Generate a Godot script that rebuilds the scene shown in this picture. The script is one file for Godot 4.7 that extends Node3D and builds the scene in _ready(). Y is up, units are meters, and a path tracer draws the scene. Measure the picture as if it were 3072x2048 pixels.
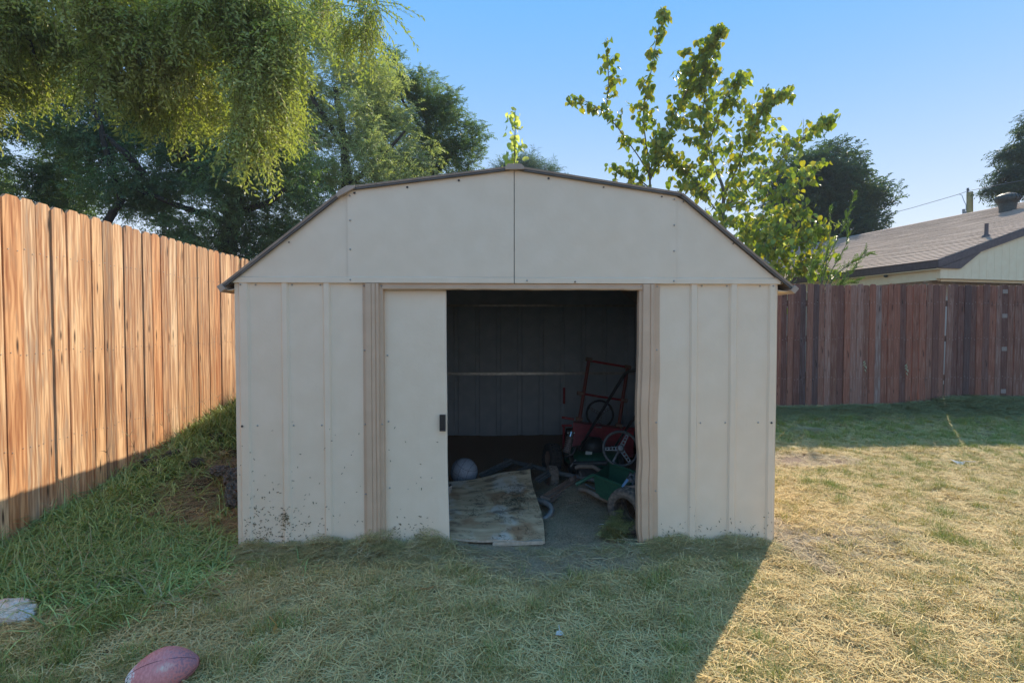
extends Node3D

var rng := RandomNumberGenerator.new()
var taken := {}
var undulate := FastNoiseLite.new()
var patches := FastNoiseLite.new()
var dents := FastNoiseLite.new()
var sun_from := Vector3(0.92, 1.0, -1.15)


# ---------------------------------------------------------------- geometry
class Geo:
	var v := PackedVector3Array()
	var n := PackedVector3Array()
	var t := PackedVector2Array()
	var k := PackedColorArray()
	var ix := PackedInt32Array()
	var tint := Color.WHITE

	func vert(p: Vector3, nn: Vector3, uv := Vector2.ZERO) -> int:
		v.append(p); n.append(nn); t.append(uv); k.append(tint)
		return v.size() - 1

	# corners run counterclockwise seen from outside
	func quad(a: Vector3, b: Vector3, c: Vector3, d: Vector3, ua := Vector2(0, 0), ub := Vector2(1, 0), uc := Vector2(1, 1), ud := Vector2(0, 1)) -> void:
		var nn := (c - a).cross(d - b).normalized()
		var i := vert(a, nn, ua)
		vert(b, nn, ub); vert(c, nn, uc); vert(d, nn, ud)
		ix.append_array([i, i + 2, i + 1, i, i + 3, i + 2])

	func tri(a: Vector3, b: Vector3, c: Vector3) -> void:
		var nn := (b - a).cross(c - a).normalized()
		var i := vert(a, nn, Vector2(0, 0))
		vert(b, nn, Vector2(1, 0)); vert(c, nn, Vector2(0, 1))
		ix.append_array([i, i + 2, i + 1])

	func box(at: Vector3, size: Vector3, turn := Basis(), bevel := 0.0) -> void:
		var h := size * 0.5
		if bevel > 0.0:
			var poly := PackedVector2Array([Vector2(h.x, -h.y + bevel), Vector2(h.x, h.y - bevel), Vector2(h.x - bevel, h.y), Vector2(-h.x + bevel, h.y), Vector2(-h.x, h.y - bevel), Vector2(-h.x, -h.y + bevel), Vector2(-h.x + bevel, -h.y), Vector2(h.x - bevel, -h.y)])
			prism(poly, -h.z, h.z, Transform3D(turn, at))
			return
		var p := []
		for i in 8:
			p.append(at + turn * Vector3(h.x if i & 1 else -h.x, h.y if i & 2 else -h.y, h.z if i & 4 else -h.z))
		quad(p[4], p[5], p[7], p[6]); quad(p[1], p[0], p[2], p[3]); quad(p[5], p[1], p[3], p[7])
		quad(p[0], p[4], p[6], p[2]); quad(p[6], p[7], p[3], p[2]); quad(p[0], p[1], p[5], p[4])

	# outline in x, y pushed along z
	func prism(poly: PackedVector2Array, z0: float, z1: float, xf := Transform3D(), uvs := Vector2(1, 1), uvo := Vector2.ZERO) -> void:
		var hits := Geometry2D.triangulate_polygon(poly)
		var turn := xf.basis.determinant()
		var area := 0.0
		for i in poly.size():
			area += poly[i].cross(poly[(i + 1) % poly.size()])
		var pts := poly
		if area < 0.0:
			pts = PackedVector2Array(poly)
			pts.reverse()
			hits = Geometry2D.triangulate_polygon(pts)
		for side in 2:
			var z := z1 if side == 0 else z0
			var nn := (xf.basis * Vector3(0, 0, 1 if side == 0 else -1)).normalized()
			var first := v.size()
			for p in pts:
				vert(xf * Vector3(p.x, p.y, z), nn, p * uvs + uvo)
			for q in range(0, hits.size(), 3):
				var a := first + hits[q]
				var b := first + hits[q + 1]
				var c := first + hits[q + 2]
				var up := (pts[hits[q + 1]] - pts[hits[q]]).cross(pts[hits[q + 2]] - pts[hits[q]]) > 0.0
				if up == (side == 0):
					ix.append_array([a, c, b])
				else:
					ix.append_array([a, b, c])
		for i in pts.size():
			var p := pts[i]
			var q := pts[(i + 1) % pts.size()]
			quad(xf * Vector3(p.x, p.y, z1), xf * Vector3(p.x, p.y, z0), xf * Vector3(q.x, q.y, z0), xf * Vector3(q.x, q.y, z1), p * uvs + uvo, p * uvs + uvo + Vector2(0.02, 0), q * uvs + uvo + Vector2(0.02, 0), q * uvs + uvo)

	func tube(pts: PackedVector3Array, radii, sides := 8, caps := true) -> void:
		var m := pts.size()
		var dir := (pts[1] - pts[0]).normalized()
		var side := dir.cross(Vector3.UP if absf(dir.y) < 0.9 else Vector3.RIGHT).normalized()
		var first := v.size()
		var along := 0.0
		for i in m:
			var d := (pts[mini(i + 1, m - 1)] - pts[maxi(i - 1, 0)]).normalized()
			side = (side - d * side.dot(d)).normalized()
			var other := d.cross(side)
			var r: float = radii if radii is float else radii[i]
			if i > 0:
				along += pts[i].distance_to(pts[i - 1])
			for j in sides + 1:
				var a := TAU * j / sides
				var o := side * cos(a) + other * sin(a)
				vert(pts[i] + o * r, o, Vector2(float(j) / sides, along))
		for i in m - 1:
			for j in sides:
				var a := first + i * (sides + 1) + j
				var b := a + sides + 1
				ix.append_array([a, b, a + 1, a + 1, b, b + 1])
		if caps:
			for e in 2:
				var base := first + (m - 1) * (sides + 1) if e else first
				var d := (pts[m - 1] - pts[m - 2]).normalized() if e else (pts[0] - pts[1]).normalized()
				var c := vert(pts[m - 1] if e else pts[0], d)
				var ring := v.size()
				for j in sides + 1:
					vert(v[base + j], d)
				for j in sides:
					if e:
						ix.append_array([c, ring + j + 1, ring + j])
					else:
						ix.append_array([c, ring + j, ring + j + 1])

	# outline of (radius, height) turned round y
	func lathe(outline: Array, sides: int, xf := Transform3D()) -> void:
		for s in outline.size() - 1:
			var a: Vector2 = outline[s]
			var b: Vector2 = outline[s + 1]
			var d := (b - a).normalized()
			var before: Vector2 = d if s == 0 else (a - outline[s - 1]).normalized()
			var after: Vector2 = d if s == outline.size() - 2 else (outline[s + 2] - b).normalized()
			var da := (d + before).normalized() if d.dot(before) > 0.6 else d
			var db := (d + after).normalized() if d.dot(after) > 0.6 else d
			var first := v.size()
			for j in sides + 1:
				var w := TAU * j / sides
				var o := Vector3(cos(w), 0, -sin(w))
				vert(xf * (o * a.x + Vector3(0, a.y, 0)), (xf.basis * (o * da.y - Vector3(0, da.x, 0))).normalized(), Vector2(float(j) / sides, a.y))
				vert(xf * (o * b.x + Vector3(0, b.y, 0)), (xf.basis * (o * db.y - Vector3(0, db.x, 0))).normalized(), Vector2(float(j) / sides, b.y))
			for j in sides:
				var p := first + j * 2
				ix.append_array([p, p + 1, p + 2, p + 2, p + 1, p + 3])

	func ring(R: float, r: float, big: int, small: int, xf := Transform3D()) -> void:
		var first := v.size()
		for i in big + 1:
			var a := TAU * i / big
			var o := Vector3(cos(a), 0, sin(a))
			for j in small + 1:
				var b := TAU * j / small
				var nn := o * cos(b) + Vector3(0, sin(b), 0)
				vert(xf * (o * R + nn * r), (xf.basis * nn).normalized(), Vector2(float(i) / big, float(j) / small))
		for i in big:
			for j in small:
				var p := first + i * (small + 1) + j
				var q := p + small + 1
				ix.append_array([p, q, p + 1, p + 1, q, q + 1])

	# smooth surface from a function of u, v in 0..1; normal = d/du x d/dv
	func sheet(at: Callable, nu: int, nv: int, uvs := Vector2(1, 1)) -> void:
		var first := v.size()
		var e := 0.002
		for i in nu + 1:
			for j in nv + 1:
				var a := float(i) / nu
				var b := float(j) / nv
				var p: Vector3 = at.call(a, b)
				var nn: Vector3 = (at.call(a + e, b) - at.call(a - e, b)).cross(at.call(a, b + e) - at.call(a, b - e))
				vert(p, nn.normalized() if nn.length() > 0.0 else Vector3.UP, Vector2(a, b) * uvs)
		for i in nu:
			for j in nv:
				var p := first + i * (nv + 1) + j
				var q := p + nv + 1
				ix.append_array([p, p + 1, q, p + 1, q + 1, q])

	func mesh(into: ArrayMesh = null) -> ArrayMesh:
		var m := into if into else ArrayMesh.new()
		var a := []
		a.resize(Mesh.ARRAY_MAX)
		a[Mesh.ARRAY_VERTEX] = v; a[Mesh.ARRAY_NORMAL] = n; a[Mesh.ARRAY_TEX_UV] = t; a[Mesh.ARRAY_COLOR] = k; a[Mesh.ARRAY_INDEX] = ix
		m.add_surface_from_arrays(Mesh.PRIMITIVE_TRIANGLES, a)
		return m


# ---------------------------------------------------------------- naming
func numbered(called: String) -> String:
	taken[called] = taken.get(called, -1) + 1
	return called if taken[called] == 0 else "%s_%03d" % [called, taken[called]]


func thing(called: String, label: String, category: String, at := Vector3.ZERO, group := "") -> Node3D:
	var o := Node3D.new()
	o.name = numbered(called)
	add_child(o)
	o.position = at
	tag(o, label, category, group)
	return o


func tag(o: Node, label: String, category: String, group := "", kind := "") -> void:
	if label: o.set_meta("label", label)
	if category: o.set_meta("category", category)
	if group: o.set_meta("group", group)
	if kind: o.set_meta("kind", kind)


func part(called: String, shape, m: Material, parent: Node) -> MeshInstance3D:
	var o := MeshInstance3D.new()
	o.name = numbered(called) if parent == self else called
	o.mesh = shape.mesh() if shape is Geo else shape
	for s in o.mesh.get_surface_count():
		if o.mesh.surface_get_material(s) == null:
			o.set_surface_override_material(s, m)
	parent.add_child(o, true)
	return o


# ---------------------------------------------------------------- materials
func lin(r: float, g: float, b: float) -> Color:
	return Color(r, g, b).linear_to_srgb()


func noise_tex(freq: float, octaves: int, stops: Array, size := 512, kind := FastNoiseLite.TYPE_SIMPLEX_SMOOTH, sd := 1) -> NoiseTexture2D:
	var f := FastNoiseLite.new()
	f.noise_type = kind
	f.frequency = freq
	f.fractal_octaves = octaves
	f.seed = sd
	var x := NoiseTexture2D.new()
	x.width = size; x.height = size
	x.seamless = true
	x.noise = f
	if stops:
		var g := Gradient.new()
		g.offsets = PackedFloat32Array(stops.map(func(s): return s[0]))
		g.colors = PackedColorArray(stops.map(func(s): return s[1]))
		x.color_ramp = g
	return x


func bumps(freq: float, strength: float, size := 512, sd := 3) -> NoiseTexture2D:
	var x := noise_tex(freq, 4, [], size, FastNoiseLite.TYPE_SIMPLEX_SMOOTH, sd)
	x.as_normal_map = true
	x.bump_strength = strength
	return x


func plain(c: Color, rough := 0.8, metal := 0.0) -> StandardMaterial3D:
	var m := StandardMaterial3D.new()
	m.albedo_color = c
	m.roughness = rough
	m.metallic = metal
	return m


# colour that wanders between two tones, mapped on the object's own axes
func mottled(a: Color, b: Color, scale: float, rough := 0.8, metal := 0.0, bump := 0.0, freq := 0.02, sd := 1) -> StandardMaterial3D:
	var m := plain(Color.WHITE, rough, metal)
	m.albedo_texture = noise_tex(freq, 5, [[0.25, a], [0.75, b]], 256, FastNoiseLite.TYPE_SIMPLEX_SMOOTH, sd)
	m.uv1_triplanar = true
	m.uv1_scale = Vector3.ONE * scale
	if bump > 0.0:
		m.normal_enabled = true
		m.normal_texture = bumps(freq * 2.0, bump, 256, sd + 7)
	return m


func leafy(through: Color, rough := 0.5) -> StandardMaterial3D:
	var m := plain(Color.WHITE, rough)
	m.vertex_color_use_as_albedo = true
	m.backlight_enabled = true
	m.backlight = through
	m.cull_mode = BaseMaterial3D.CULL_DISABLED
	return m


# eight boards side by side: growth rings, streaks, knots
func wood_image(dark: Color, light: Color, stain: Color, sd: int, streak: float) -> ImageTexture:
	var w := 512
	var h := 768
	var im := Image.create(w, h, false, Image.FORMAT_RGB8)
	var f := FastNoiseLite.new()
	f.seed = sd
	f.frequency = 1.0
	f.fractal_octaves = 3
	var r := RandomNumberGenerator.new()
	r.seed = sd
	for b in 8:
		var knots := []
		for q in r.randi_range(1, 4):
			knots.append(Vector3(r.randf_range(8, 56), r.randf_range(20, h - 20), r.randf_range(2.2, 5.0)))
		var tone := r.randf_range(-0.2, 0.2)
		var mid := r.randf_range(-10, 74)
		var grey := r.randf_range(0.0, 0.5)
		for x in 64:
			for y in h:
				var px := float(x)
				var kn := 0.0
				for q in knots:
					var dx: float = px - q.x
					var dy: float = (y - q.y) * 0.33
					var dd := sqrt(dx * dx + dy * dy)
					px += signf(dx) * q.z * 1.6 * exp(-dd / (q.z * 2.0)) * -1.0
					kn = maxf(kn, clampf(1.25 - dd / q.z, 0.0, 1.0))
				var wob := f.get_noise_2d(b * 91.0 + px * 0.012, y * 0.006) * 14.0
				var rings := 0.5 + 0.5 * sin((absf(px - mid) + wob) * 0.46 + f.get_noise_2d(b * 31.0, y * 0.01) * 2.0)
				var fine := f.get_noise_2d(b * 57.0 + x * 0.55, y * 0.012)
				var broad := f.get_noise_2d(b * 17.0 + x * 0.06 + 300.0, y * 0.0045)
				var c := dark.lerp(light, clampf(0.38 + tone + rings * 0.30 + fine * 0.22 + broad * streak, 0.0, 1.0))
				c = c.lerp(stain, clampf((f.get_noise_2d(b * 73.0 + x * 0.045 - 90.0, y * 0.009) + grey - 0.32) * 1.3, 0.0, 0.75))
				c = c.lerp(dark * 0.35, kn * 0.9)
				im.set_pixel(b * 64 + x, y, c)
	return ImageTexture.create_from_image(im)


func wood(tex: Texture2D, tint: Color, rough := 0.85) -> StandardMaterial3D:
	var m := plain(tint, rough)
	m.albedo_texture = tex
	m.heightmap_enabled = false
	return m


# ---------------------------------------------------------------- terrain
func soft(a: float, b: float, x: float) -> float:
	var q := clampf((x - a) / (b - a), 0.0, 1.0)
	return q * q * (3.0 - 2.0 * q)


func rise(z: float) -> float:       # height of the bank at the foot of the cedar fence
	var s := [[-1.5, 0.06], [-2.7, 0.13], [-3.6, 0.26], [-4.7, 0.48], [-6.0, 0.58], [-9.0, 0.6]]
	if z >= s[0][0]: return s[0][1]
	for i in s.size() - 1:
		if z >= s[i + 1][0]:
			return lerpf(s[i + 1][1], s[i][1], (z - s[i + 1][0]) / (s[i][0] - s[i + 1][0]))
	return 0.6


func ground(x: float, z: float) -> float:
	var y := undulate.get_noise_2d(x * 1.3, z * 1.3) * 0.012 + undulate.get_noise_2d(x * 9.0, z * 9.0) * 0.007
	var start := lerpf(-1.0, -1.46, soft(-2.2, -2.9, z))
	y += rise(z) * soft(start, -2.5, x) * (1.0 - soft(-3.0, -7.0, x) * 0.5)
	y += 0.07 * soft(-6.2, -7.5, z) * soft(1.6, 3.0, x)
	# inside the shed: bare trodden dirt with a low mound
	var inside := soft(-1.5, -1.4, x) * (1.0 - soft(1.58, 1.68, x)) * (1.0 - soft(-3.1, -2.9, z)) * soft(-6.0, -5.9, z)
	if inside > 0.0:
		y += inside * (0.02 + 0.07 * exp(-(pow((x - 0.62) / 0.24, 2) + pow((z + 3.72) / 0.22, 2))))
	y += 0.035 * exp(-pow((z + 2.9) / 0.09, 2)) * soft(-1.5, -1.3, x) * (1.0 - soft(1.5, 1.7, x)) * (1.0 - soft(-0.3, -0.1, x) * (1.0 - soft(0.8, 0.9, x)))
	return y


func bare(x: float, z: float) -> float:    # 1 where soil shows
	var p := patches.get_noise_2d(x * 2.0 + 40.0, z * 2.0) * 0.25
	var d := 0.0
	# in front of the doorway
	d = maxf(d, 1.0 - soft(0.75, 1.15, Vector2((x - 0.33) / 0.62, (z + 2.95) / 0.42).length() + p))
	# along the right wall of the shed
	d = maxf(d, 1.0 - soft(0.6, 1.1, Vector2((x - 1.72) / 0.16, (z + 3.2) / 0.75).length() + p))
	d = maxf(d, 1.0 - soft(0.6, 1.1, Vector2((x - 2.7) / 0.95, (z + 4.75) / 0.3).length() + p))
	d = maxf(d, 0.7 - soft(0.4, 1.0, Vector2((x + 1.75) / 0.3, (z + 3.6) / 0.45).length() + p))
	if x > -1.44 and x < 1.62 and z < -2.9 and z > -5.9: d = 1.0
	return clampf(d, 0.0, 1.0)


func green_at(x: float, z: float) -> float:   # 0 straw .. 1 green
	var g := 0.26 + patches.get_noise_2d(x * 0.9, z * 0.9) * 0.6 + patches.get_noise_2d(x * 4.0 + 9.0, z * 4.0) * 0.65
	g += 0.5 * soft(-4.9, -5.6, z) * soft(1.7, 2.6, x)
	g += 0.18 * soft(3.0, 5.0, x)
	g += 0.5 * soft(-1.1, -1.7, x)
	return clampf(g, 0.0, 1.0)


# ---------------------------------------------------------------- plants
func blade(g: Geo, foot: Vector3, dir: Vector3, length: float, width: float, bend: float, steps := 3) -> void:
	var side := dir.cross(Vector3.UP)
	side = Vector3.RIGHT if side.length() < 0.01 else side.normalized()
	var p := foot
	var d := dir.normalized()
	var flat := Vector3(d.x, 0, d.z)
	flat = flat.normalized() if flat.length() > 0.01 else Vector3.FORWARD
	var last_a := p - side * width * 0.5
	var last_b := p + side * width * 0.5
	for i in steps:
		d = (d + (flat * 0.6 - Vector3.UP) * bend / steps).normalized()
		p += d * length / steps
		var w := width * (1.0 - float(i + 1) / steps) * 0.5
		if i == steps - 1:
			g.tri(last_a, last_b, p)
		else:
			g.quad(last_a, last_b, p + side * w, p - side * w)
			last_a = p - side * w
			last_b = p + side * w


func tuft(count: int, spread: float, len0: float, len1: float, width: float, lean: float, bend: float, steps := 2) -> ArrayMesh:
	var g := Geo.new()
	for i in count:
		var a := rng.randf() * TAU
		var s := sqrt(rng.randf()) * spread
		var q := rng.randf() * TAU
		var l := lean * rng.randf_range(0.2, 1.0)
		var t := rng.randf_range(0.55, 1.25)
		g.tint = Color(t * rng.randf_range(0.92, 1.1), t, t * rng.randf_range(0.85, 1.1))
		blade(g, Vector3(cos(a) * s, -0.006, sin(a) * s), Vector3(cos(q) * l, 1.0, sin(q) * l), rng.randf_range(len0, len1), width * rng.randf_range(0.7, 1.2), bend * rng.randf_range(0.3, 1.2), steps)
	return g.mesh()


# loose stems lying on and across one another
func mat_of_straw(count: int, spread: float, len0: float, len1: float, width: float, height: float) -> ArrayMesh:
	var g := Geo.new()
	for i in count:
		var a := rng.randf() * TAU
		var s := sqrt(rng.randf()) * spread
		var q := rng.randf() * TAU
		var l := rng.randf_range(len0, len1)
		var c := Vector3(cos(a) * s, rng.randf() * height * (1.0 - s / spread * 0.7), sin(a) * s)
		var d := Vector3(cos(q), rng.randf_range(-0.18, 0.3), sin(q))
		var curl := Vector3(-d.z, rng.randf_range(-0.4, 0.4), d.x) * rng.randf_range(-0.35, 0.35)
		var side := Vector3(-d.z, rng.randf_range(-0.6, 0.6), d.x).normalized() * width * 0.5
		var t := rng.randf_range(0.5, 1.25)
		g.tint = Color(t * rng.randf_range(0.94, 1.08), t, t * rng.randf_range(0.85, 1.1))
		var p0 := c - d * l * 0.5
		var p1 := c + curl * l * 0.25
		var p2 := c + d * l * 0.5
		g.quad(p0 - side, p0 + side, p1 + side, p1 - side)
		g.quad(p1 - side, p1 + side, p2 + side * 0.5, p2 - side * 0.5)
	return g.mesh()


func leaf(g: Geo, foot: Vector3, dir: Vector3, up: Vector3, length: float, width: float, fold := 0.25, droop := 0.2) -> void:
	var d := dir.normalized()
	var side := d.cross(up).normalized()
	var nn := side.cross(d).normalized()
	var mid := foot + d * length * 0.45 + nn * width * fold * -0.5
	var tip := foot + d * length - nn * length * droop
	var a := foot + d * length * 0.42 + side * width * 0.5 + nn * width * fold * 0.5
	var b := foot + d * length * 0.42 - side * width * 0.5 + nn * width * fold * 0.5
	g.tri(foot, a, mid); g.tri(mid, a, tip); g.tri(foot, mid, b); g.tri(mid, tip, b)


# broad heart-shaped leaf with a short stalk, hanging
func heart_leaf(length: float, width: float, cup: float) -> ArrayMesh:
	var g := Geo.new()
	var half := [[0.0, 0.02], [-0.06, 0.22], [0.02, 0.40], [0.18, 0.50], [0.40, 0.47], [0.62, 0.33], [0.82, 0.15], [1.0, 0.0]]
	for s in [-1.0, 1.0]:
		for i in half.size() - 1:
			var c := []
			for q in [half[i], half[i + 1]]:
				var y: float = q[0] * length
				var curve := -0.22 * length * pow(q[0], 2.0)
				c.append(Vector3(0, -y * 0.97, curve))
				c.append(Vector3(s * q[1] * width, -y * 0.97, curve + cup * width * q[1] * q[1] * 2.0))
			if s > 0:
				g.quad(c[0], c[2], c[3], c[1])
			else:
				g.quad(c[0], c[1], c[3], c[2])
	g.box(Vector3(0, 0.02, -0.004), Vector3(0.0025, 0.045, 0.0025))
	return g.mesh()


# a twig with leaves on both sides
func spray(leaves: int, length: float, ll: float, lw: float, droop: float) -> ArrayMesh:
	var g := Geo.new()
	g.tint = Color(0.5, 0.4, 0.3)
	g.tube(PackedVector3Array([Vector3.ZERO, Vector3(length * 0.5, -length * droop * 0.2, 0), Vector3(length, -length * droop, 0)]), [0.004, 0.003, 0.001], 3, false)
	for i in leaves:
		var f := (i + 0.6) / leaves
		var p := Vector3(length * f, -length * droop * f * f, 0)
		var a := (1.0 if i % 2 else -1.0) * rng.randf_range(0.5, 1.2)
		var d := Vector3(cos(a), rng.randf_range(-0.6, 0.35) - droop * 0.5, sin(a))
		var up := Vector3(rng.randf_range(-0.7, 0.7), 1.0, rng.randf_range(-0.7, 0.7))
		var t := rng.randf_range(0.8, 1.2)
		g.tint = Color(t, t, t * rng.randf_range(0.8, 1.1))
		leaf(g, p, d, up, ll * rng.randf_range(0.75, 1.2), lw * rng.randf_range(0.8, 1.2))
	return g.mesh()


func scatter(called: String, mesh: Mesh, m: Material, places: Array, tints: Array, parent: Node) -> MultiMeshInstance3D:
	var mm := MultiMesh.new()
	mm.transform_format = MultiMesh.TRANSFORM_3D
	mm.use_colors = true
	mm.mesh = mesh
	mm.instance_count = places.size()
	for i in places.size():
		mm.set_instance_transform(i, places[i])
		mm.set_instance_color(i, tints[i])
	var o := MultiMeshInstance3D.new()
	o.name = numbered(called) if parent == self else called
	o.multimesh = mm
	o.material_override = m
	parent.add_child(o, true)
	return o


func crown(parent: Node3D, lobes: Array, count: int, mesh: Mesh, m: Material, ca: Color, cb: Color, gap: float, freq: float, sd: int, down := 0.0) -> void:
	var f := FastNoiseLite.new()
	f.seed = sd
	f.frequency = freq
	f.fractal_octaves = 2
	var sum := 0.0
	var cum := []
	for l in lobes:
		sum += l[1] * l[1]
		cum.append(sum)
	var places := []
	var tints := []
	for i in count:
		var pick := rng.randf() * sum
		var q := 0
		while cum[q] < pick: q += 1
		var at := Vector3.ZERO
		for tries in 7:
			var u := Vector3(rng.randfn(), rng.randfn(), rng.randfn()).normalized()
			at = lobes[q][0] + u * Vector3(1.0, 0.9, 1.15) * lobes[q][1] * pow(rng.randf(), 0.42) * (1.0 + 0.28 * f.get_noise_3d(u.x * 9.0 + q * 50.0, u.y * 9.0, u.z * 9.0) / maxf(freq, 0.2))
			if f.get_noise_3dv(at) > gap: break
		if f.get_noise_3dv(at) <= gap: continue
		var b := Basis(Vector3.UP, rng.randf() * TAU) * Basis(Vector3.BACK, rng.randf_range(-0.9, 0.6) - down) * Basis(Vector3.RIGHT, rng.randf_range(-0.8, 0.8))
		places.append(Transform3D(b.scaled(Vector3.ONE * rng.randf_range(0.75, 1.35)), at - parent.position))
		tints.append(ca.lerp(cb, clampf(0.5 + f.get_noise_3dv(at * 0.6 + Vector3.ONE * 70.0) * 0.8 + rng.randf_range(-0.35, 0.35), 0.0, 1.0)))
	scatter("crown", mesh, m, places, tints, parent).set_meta("kind", "stuff")


func limb(parent: Node3D, called: String, pts: Array, r0: float, r1: float, m: Material, sides := 7) -> void:
	var g := Geo.new()
	var p := PackedVector3Array()
	var rr := []
	for i in pts.size() - 1:
		for s in 4:
			var f := s / 4.0
			var a: Vector3 = pts[i]
			var b: Vector3 = pts[i + 1]
			p.append(a.lerp(b, f) - parent.position + Vector3(rng.randf_range(-1, 1), 0, rng.randf_range(-1, 1)) * r1 * 0.6)
	p.append(pts[-1] - parent.position)
	for i in p.size():
		rr.append(lerpf(r0, r1, float(i) / (p.size() - 1)) * rng.randf_range(0.93, 1.07))
	g.tube(p, rr, sides, true)
	part(called, g, m, parent)


func tree(called: String, label: String, foot: Vector3, group := "") -> Node3D:
	return thing(called, label, "tree", foot, group)


# ---------------------------------------------------------------- build
func _ready() -> void:
	rng.seed = 20240607
	undulate.seed = 4; undulate.frequency = 0.5
	patches.seed = 11; patches.frequency = 0.55; patches.fractal_octaves = 3
	dents.seed = 8; dents.frequency = 1.0; dents.fractal_octaves = 2

	var cam := Camera3D.new()
	cam.name = "camera"
	cam.fov = 67.26
	cam.position = Vector3(0, 1.27, 0)
	cam.rotation_degrees = Vector3(-1.6, -1.9, 0)
	cam.far = 600.0
	cam.near = 0.02
	cam.current = true
	add_child(cam)

	var air := ProceduralSkyMaterial.new()
	air.sky_top_color = lin(0.062, 0.255, 0.55)
	air.sky_horizon_color = lin(0.72, 0.70, 0.65)
	air.sky_curve = 0.172
	air.ground_bottom_color = lin(0.20, 0.18, 0.12)
	air.ground_horizon_color = lin(0.42, 0.44, 0.42)
	air.sun_angle_max = 0.0
	var sky := Sky.new()
	sky.sky_material = air
	var env := Environment.new()
	env.background_mode = Environment.BG_SKY
	env.sky = sky
	env.background_energy_multiplier = 1.0
	env.tonemap_mode = Environment.TONE_MAPPER_LINEAR
	env.tonemap_exposure = 1.85
	env.fog_enabled = true
	env.fog_density = 0.0014
	env.fog_light_color = lin(0.80, 0.86, 0.95)
	env.sdfgi_enabled = true
	env.ssao_enabled = true
	env.ssil_enabled = true
	var we := WorldEnvironment.new()
	we.name = "environment"
	we.environment = env
	add_child(we)

	var sun := DirectionalLight3D.new()
	sun.name = "sun"
	sun.light_energy = 1.15
	sun.light_color = Color(1.0, 0.94, 0.84)
	sun.light_angular_distance = 0.5
	sun.shadow_enabled = true
	add_child(sun)
	sun.look_at_from_position(sun_from * 20.0, Vector3.ZERO)

	build_ground()
	build_shed()
	build_cedar_fence()
	build_dark_fence()
	build_house()
	build_big_trees()
	build_young_tree()
	build_shed_contents()
	build_yard_things()
	build_grass()


func build_ground() -> void:
	var xs := []
	var zs := []
	for q in [-160.0, -80.0, -40.0, -20.0, -12.0, -8.0, -5.5, -4.2]: xs.append(q)
	var x := -3.6
	while x < 9.0:
		xs.append(x)
		x += 0.07 if x < 3.0 else 0.12
	for q in [9.5, 11.0, 14.0, 20.0, 40.0, 80.0, 160.0]: xs.append(q)
	for q in [-300.0, -160.0, -80.0, -45.0, -30.0, -22.0, -16.0, -12.0, -10.0]: zs.append(q)
	var z := -9.0
	while z < 0.4:
		zs.append(z)
		z += 0.07
	for q in [1.0, 3.0, 8.0, 20.0, 60.0, 160.0]: zs.append(q)
	var g := Geo.new()
	var thatch := Color(0.27, 0.185, 0.095)
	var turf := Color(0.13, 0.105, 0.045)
	var soil := Color(0.52, 0.36, 0.25)
	for i in xs.size():
		for j in zs.size():
			var h := ground(xs[i], zs[j])
			var nn := Vector3(ground(xs[i] - 0.05, zs[j]) - ground(xs[i] + 0.05, zs[j]), 0.1, ground(xs[i], zs[j] - 0.05) - ground(xs[i], zs[j] + 0.05)).normalized()
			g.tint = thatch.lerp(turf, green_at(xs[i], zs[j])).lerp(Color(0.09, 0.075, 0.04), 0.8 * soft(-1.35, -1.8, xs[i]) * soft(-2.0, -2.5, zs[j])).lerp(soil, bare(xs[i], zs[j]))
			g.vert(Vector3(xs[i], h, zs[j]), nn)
	var w := zs.size()
	for i in xs.size() - 1:
		for j in w - 1:
			var p := i * w + j
			g.ix.append_array([p, p + w, p + 1, p + 1, p + w, p + w + 1])
	var m := plain(Color.WHITE, 0.95)
	m.vertex_color_use_as_albedo = true
	m.albedo_texture = noise_tex(0.09, 5, [[0.2, Color(0.62, 0.6, 0.56)], [0.8, Color(1, 1, 1)]], 512, FastNoiseLite.TYPE_SIMPLEX, 5)
	m.uv1_triplanar = true
	m.uv1_world_triplanar = true
	m.uv1_scale = Vector3.ONE * 1.7
	m.normal_enabled = true
	m.normal_texture = bumps(0.06, 14.0, 512, 9)
	var o := part("ground", g, m, self)
	o.set_meta("kind", "structure")


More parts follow.
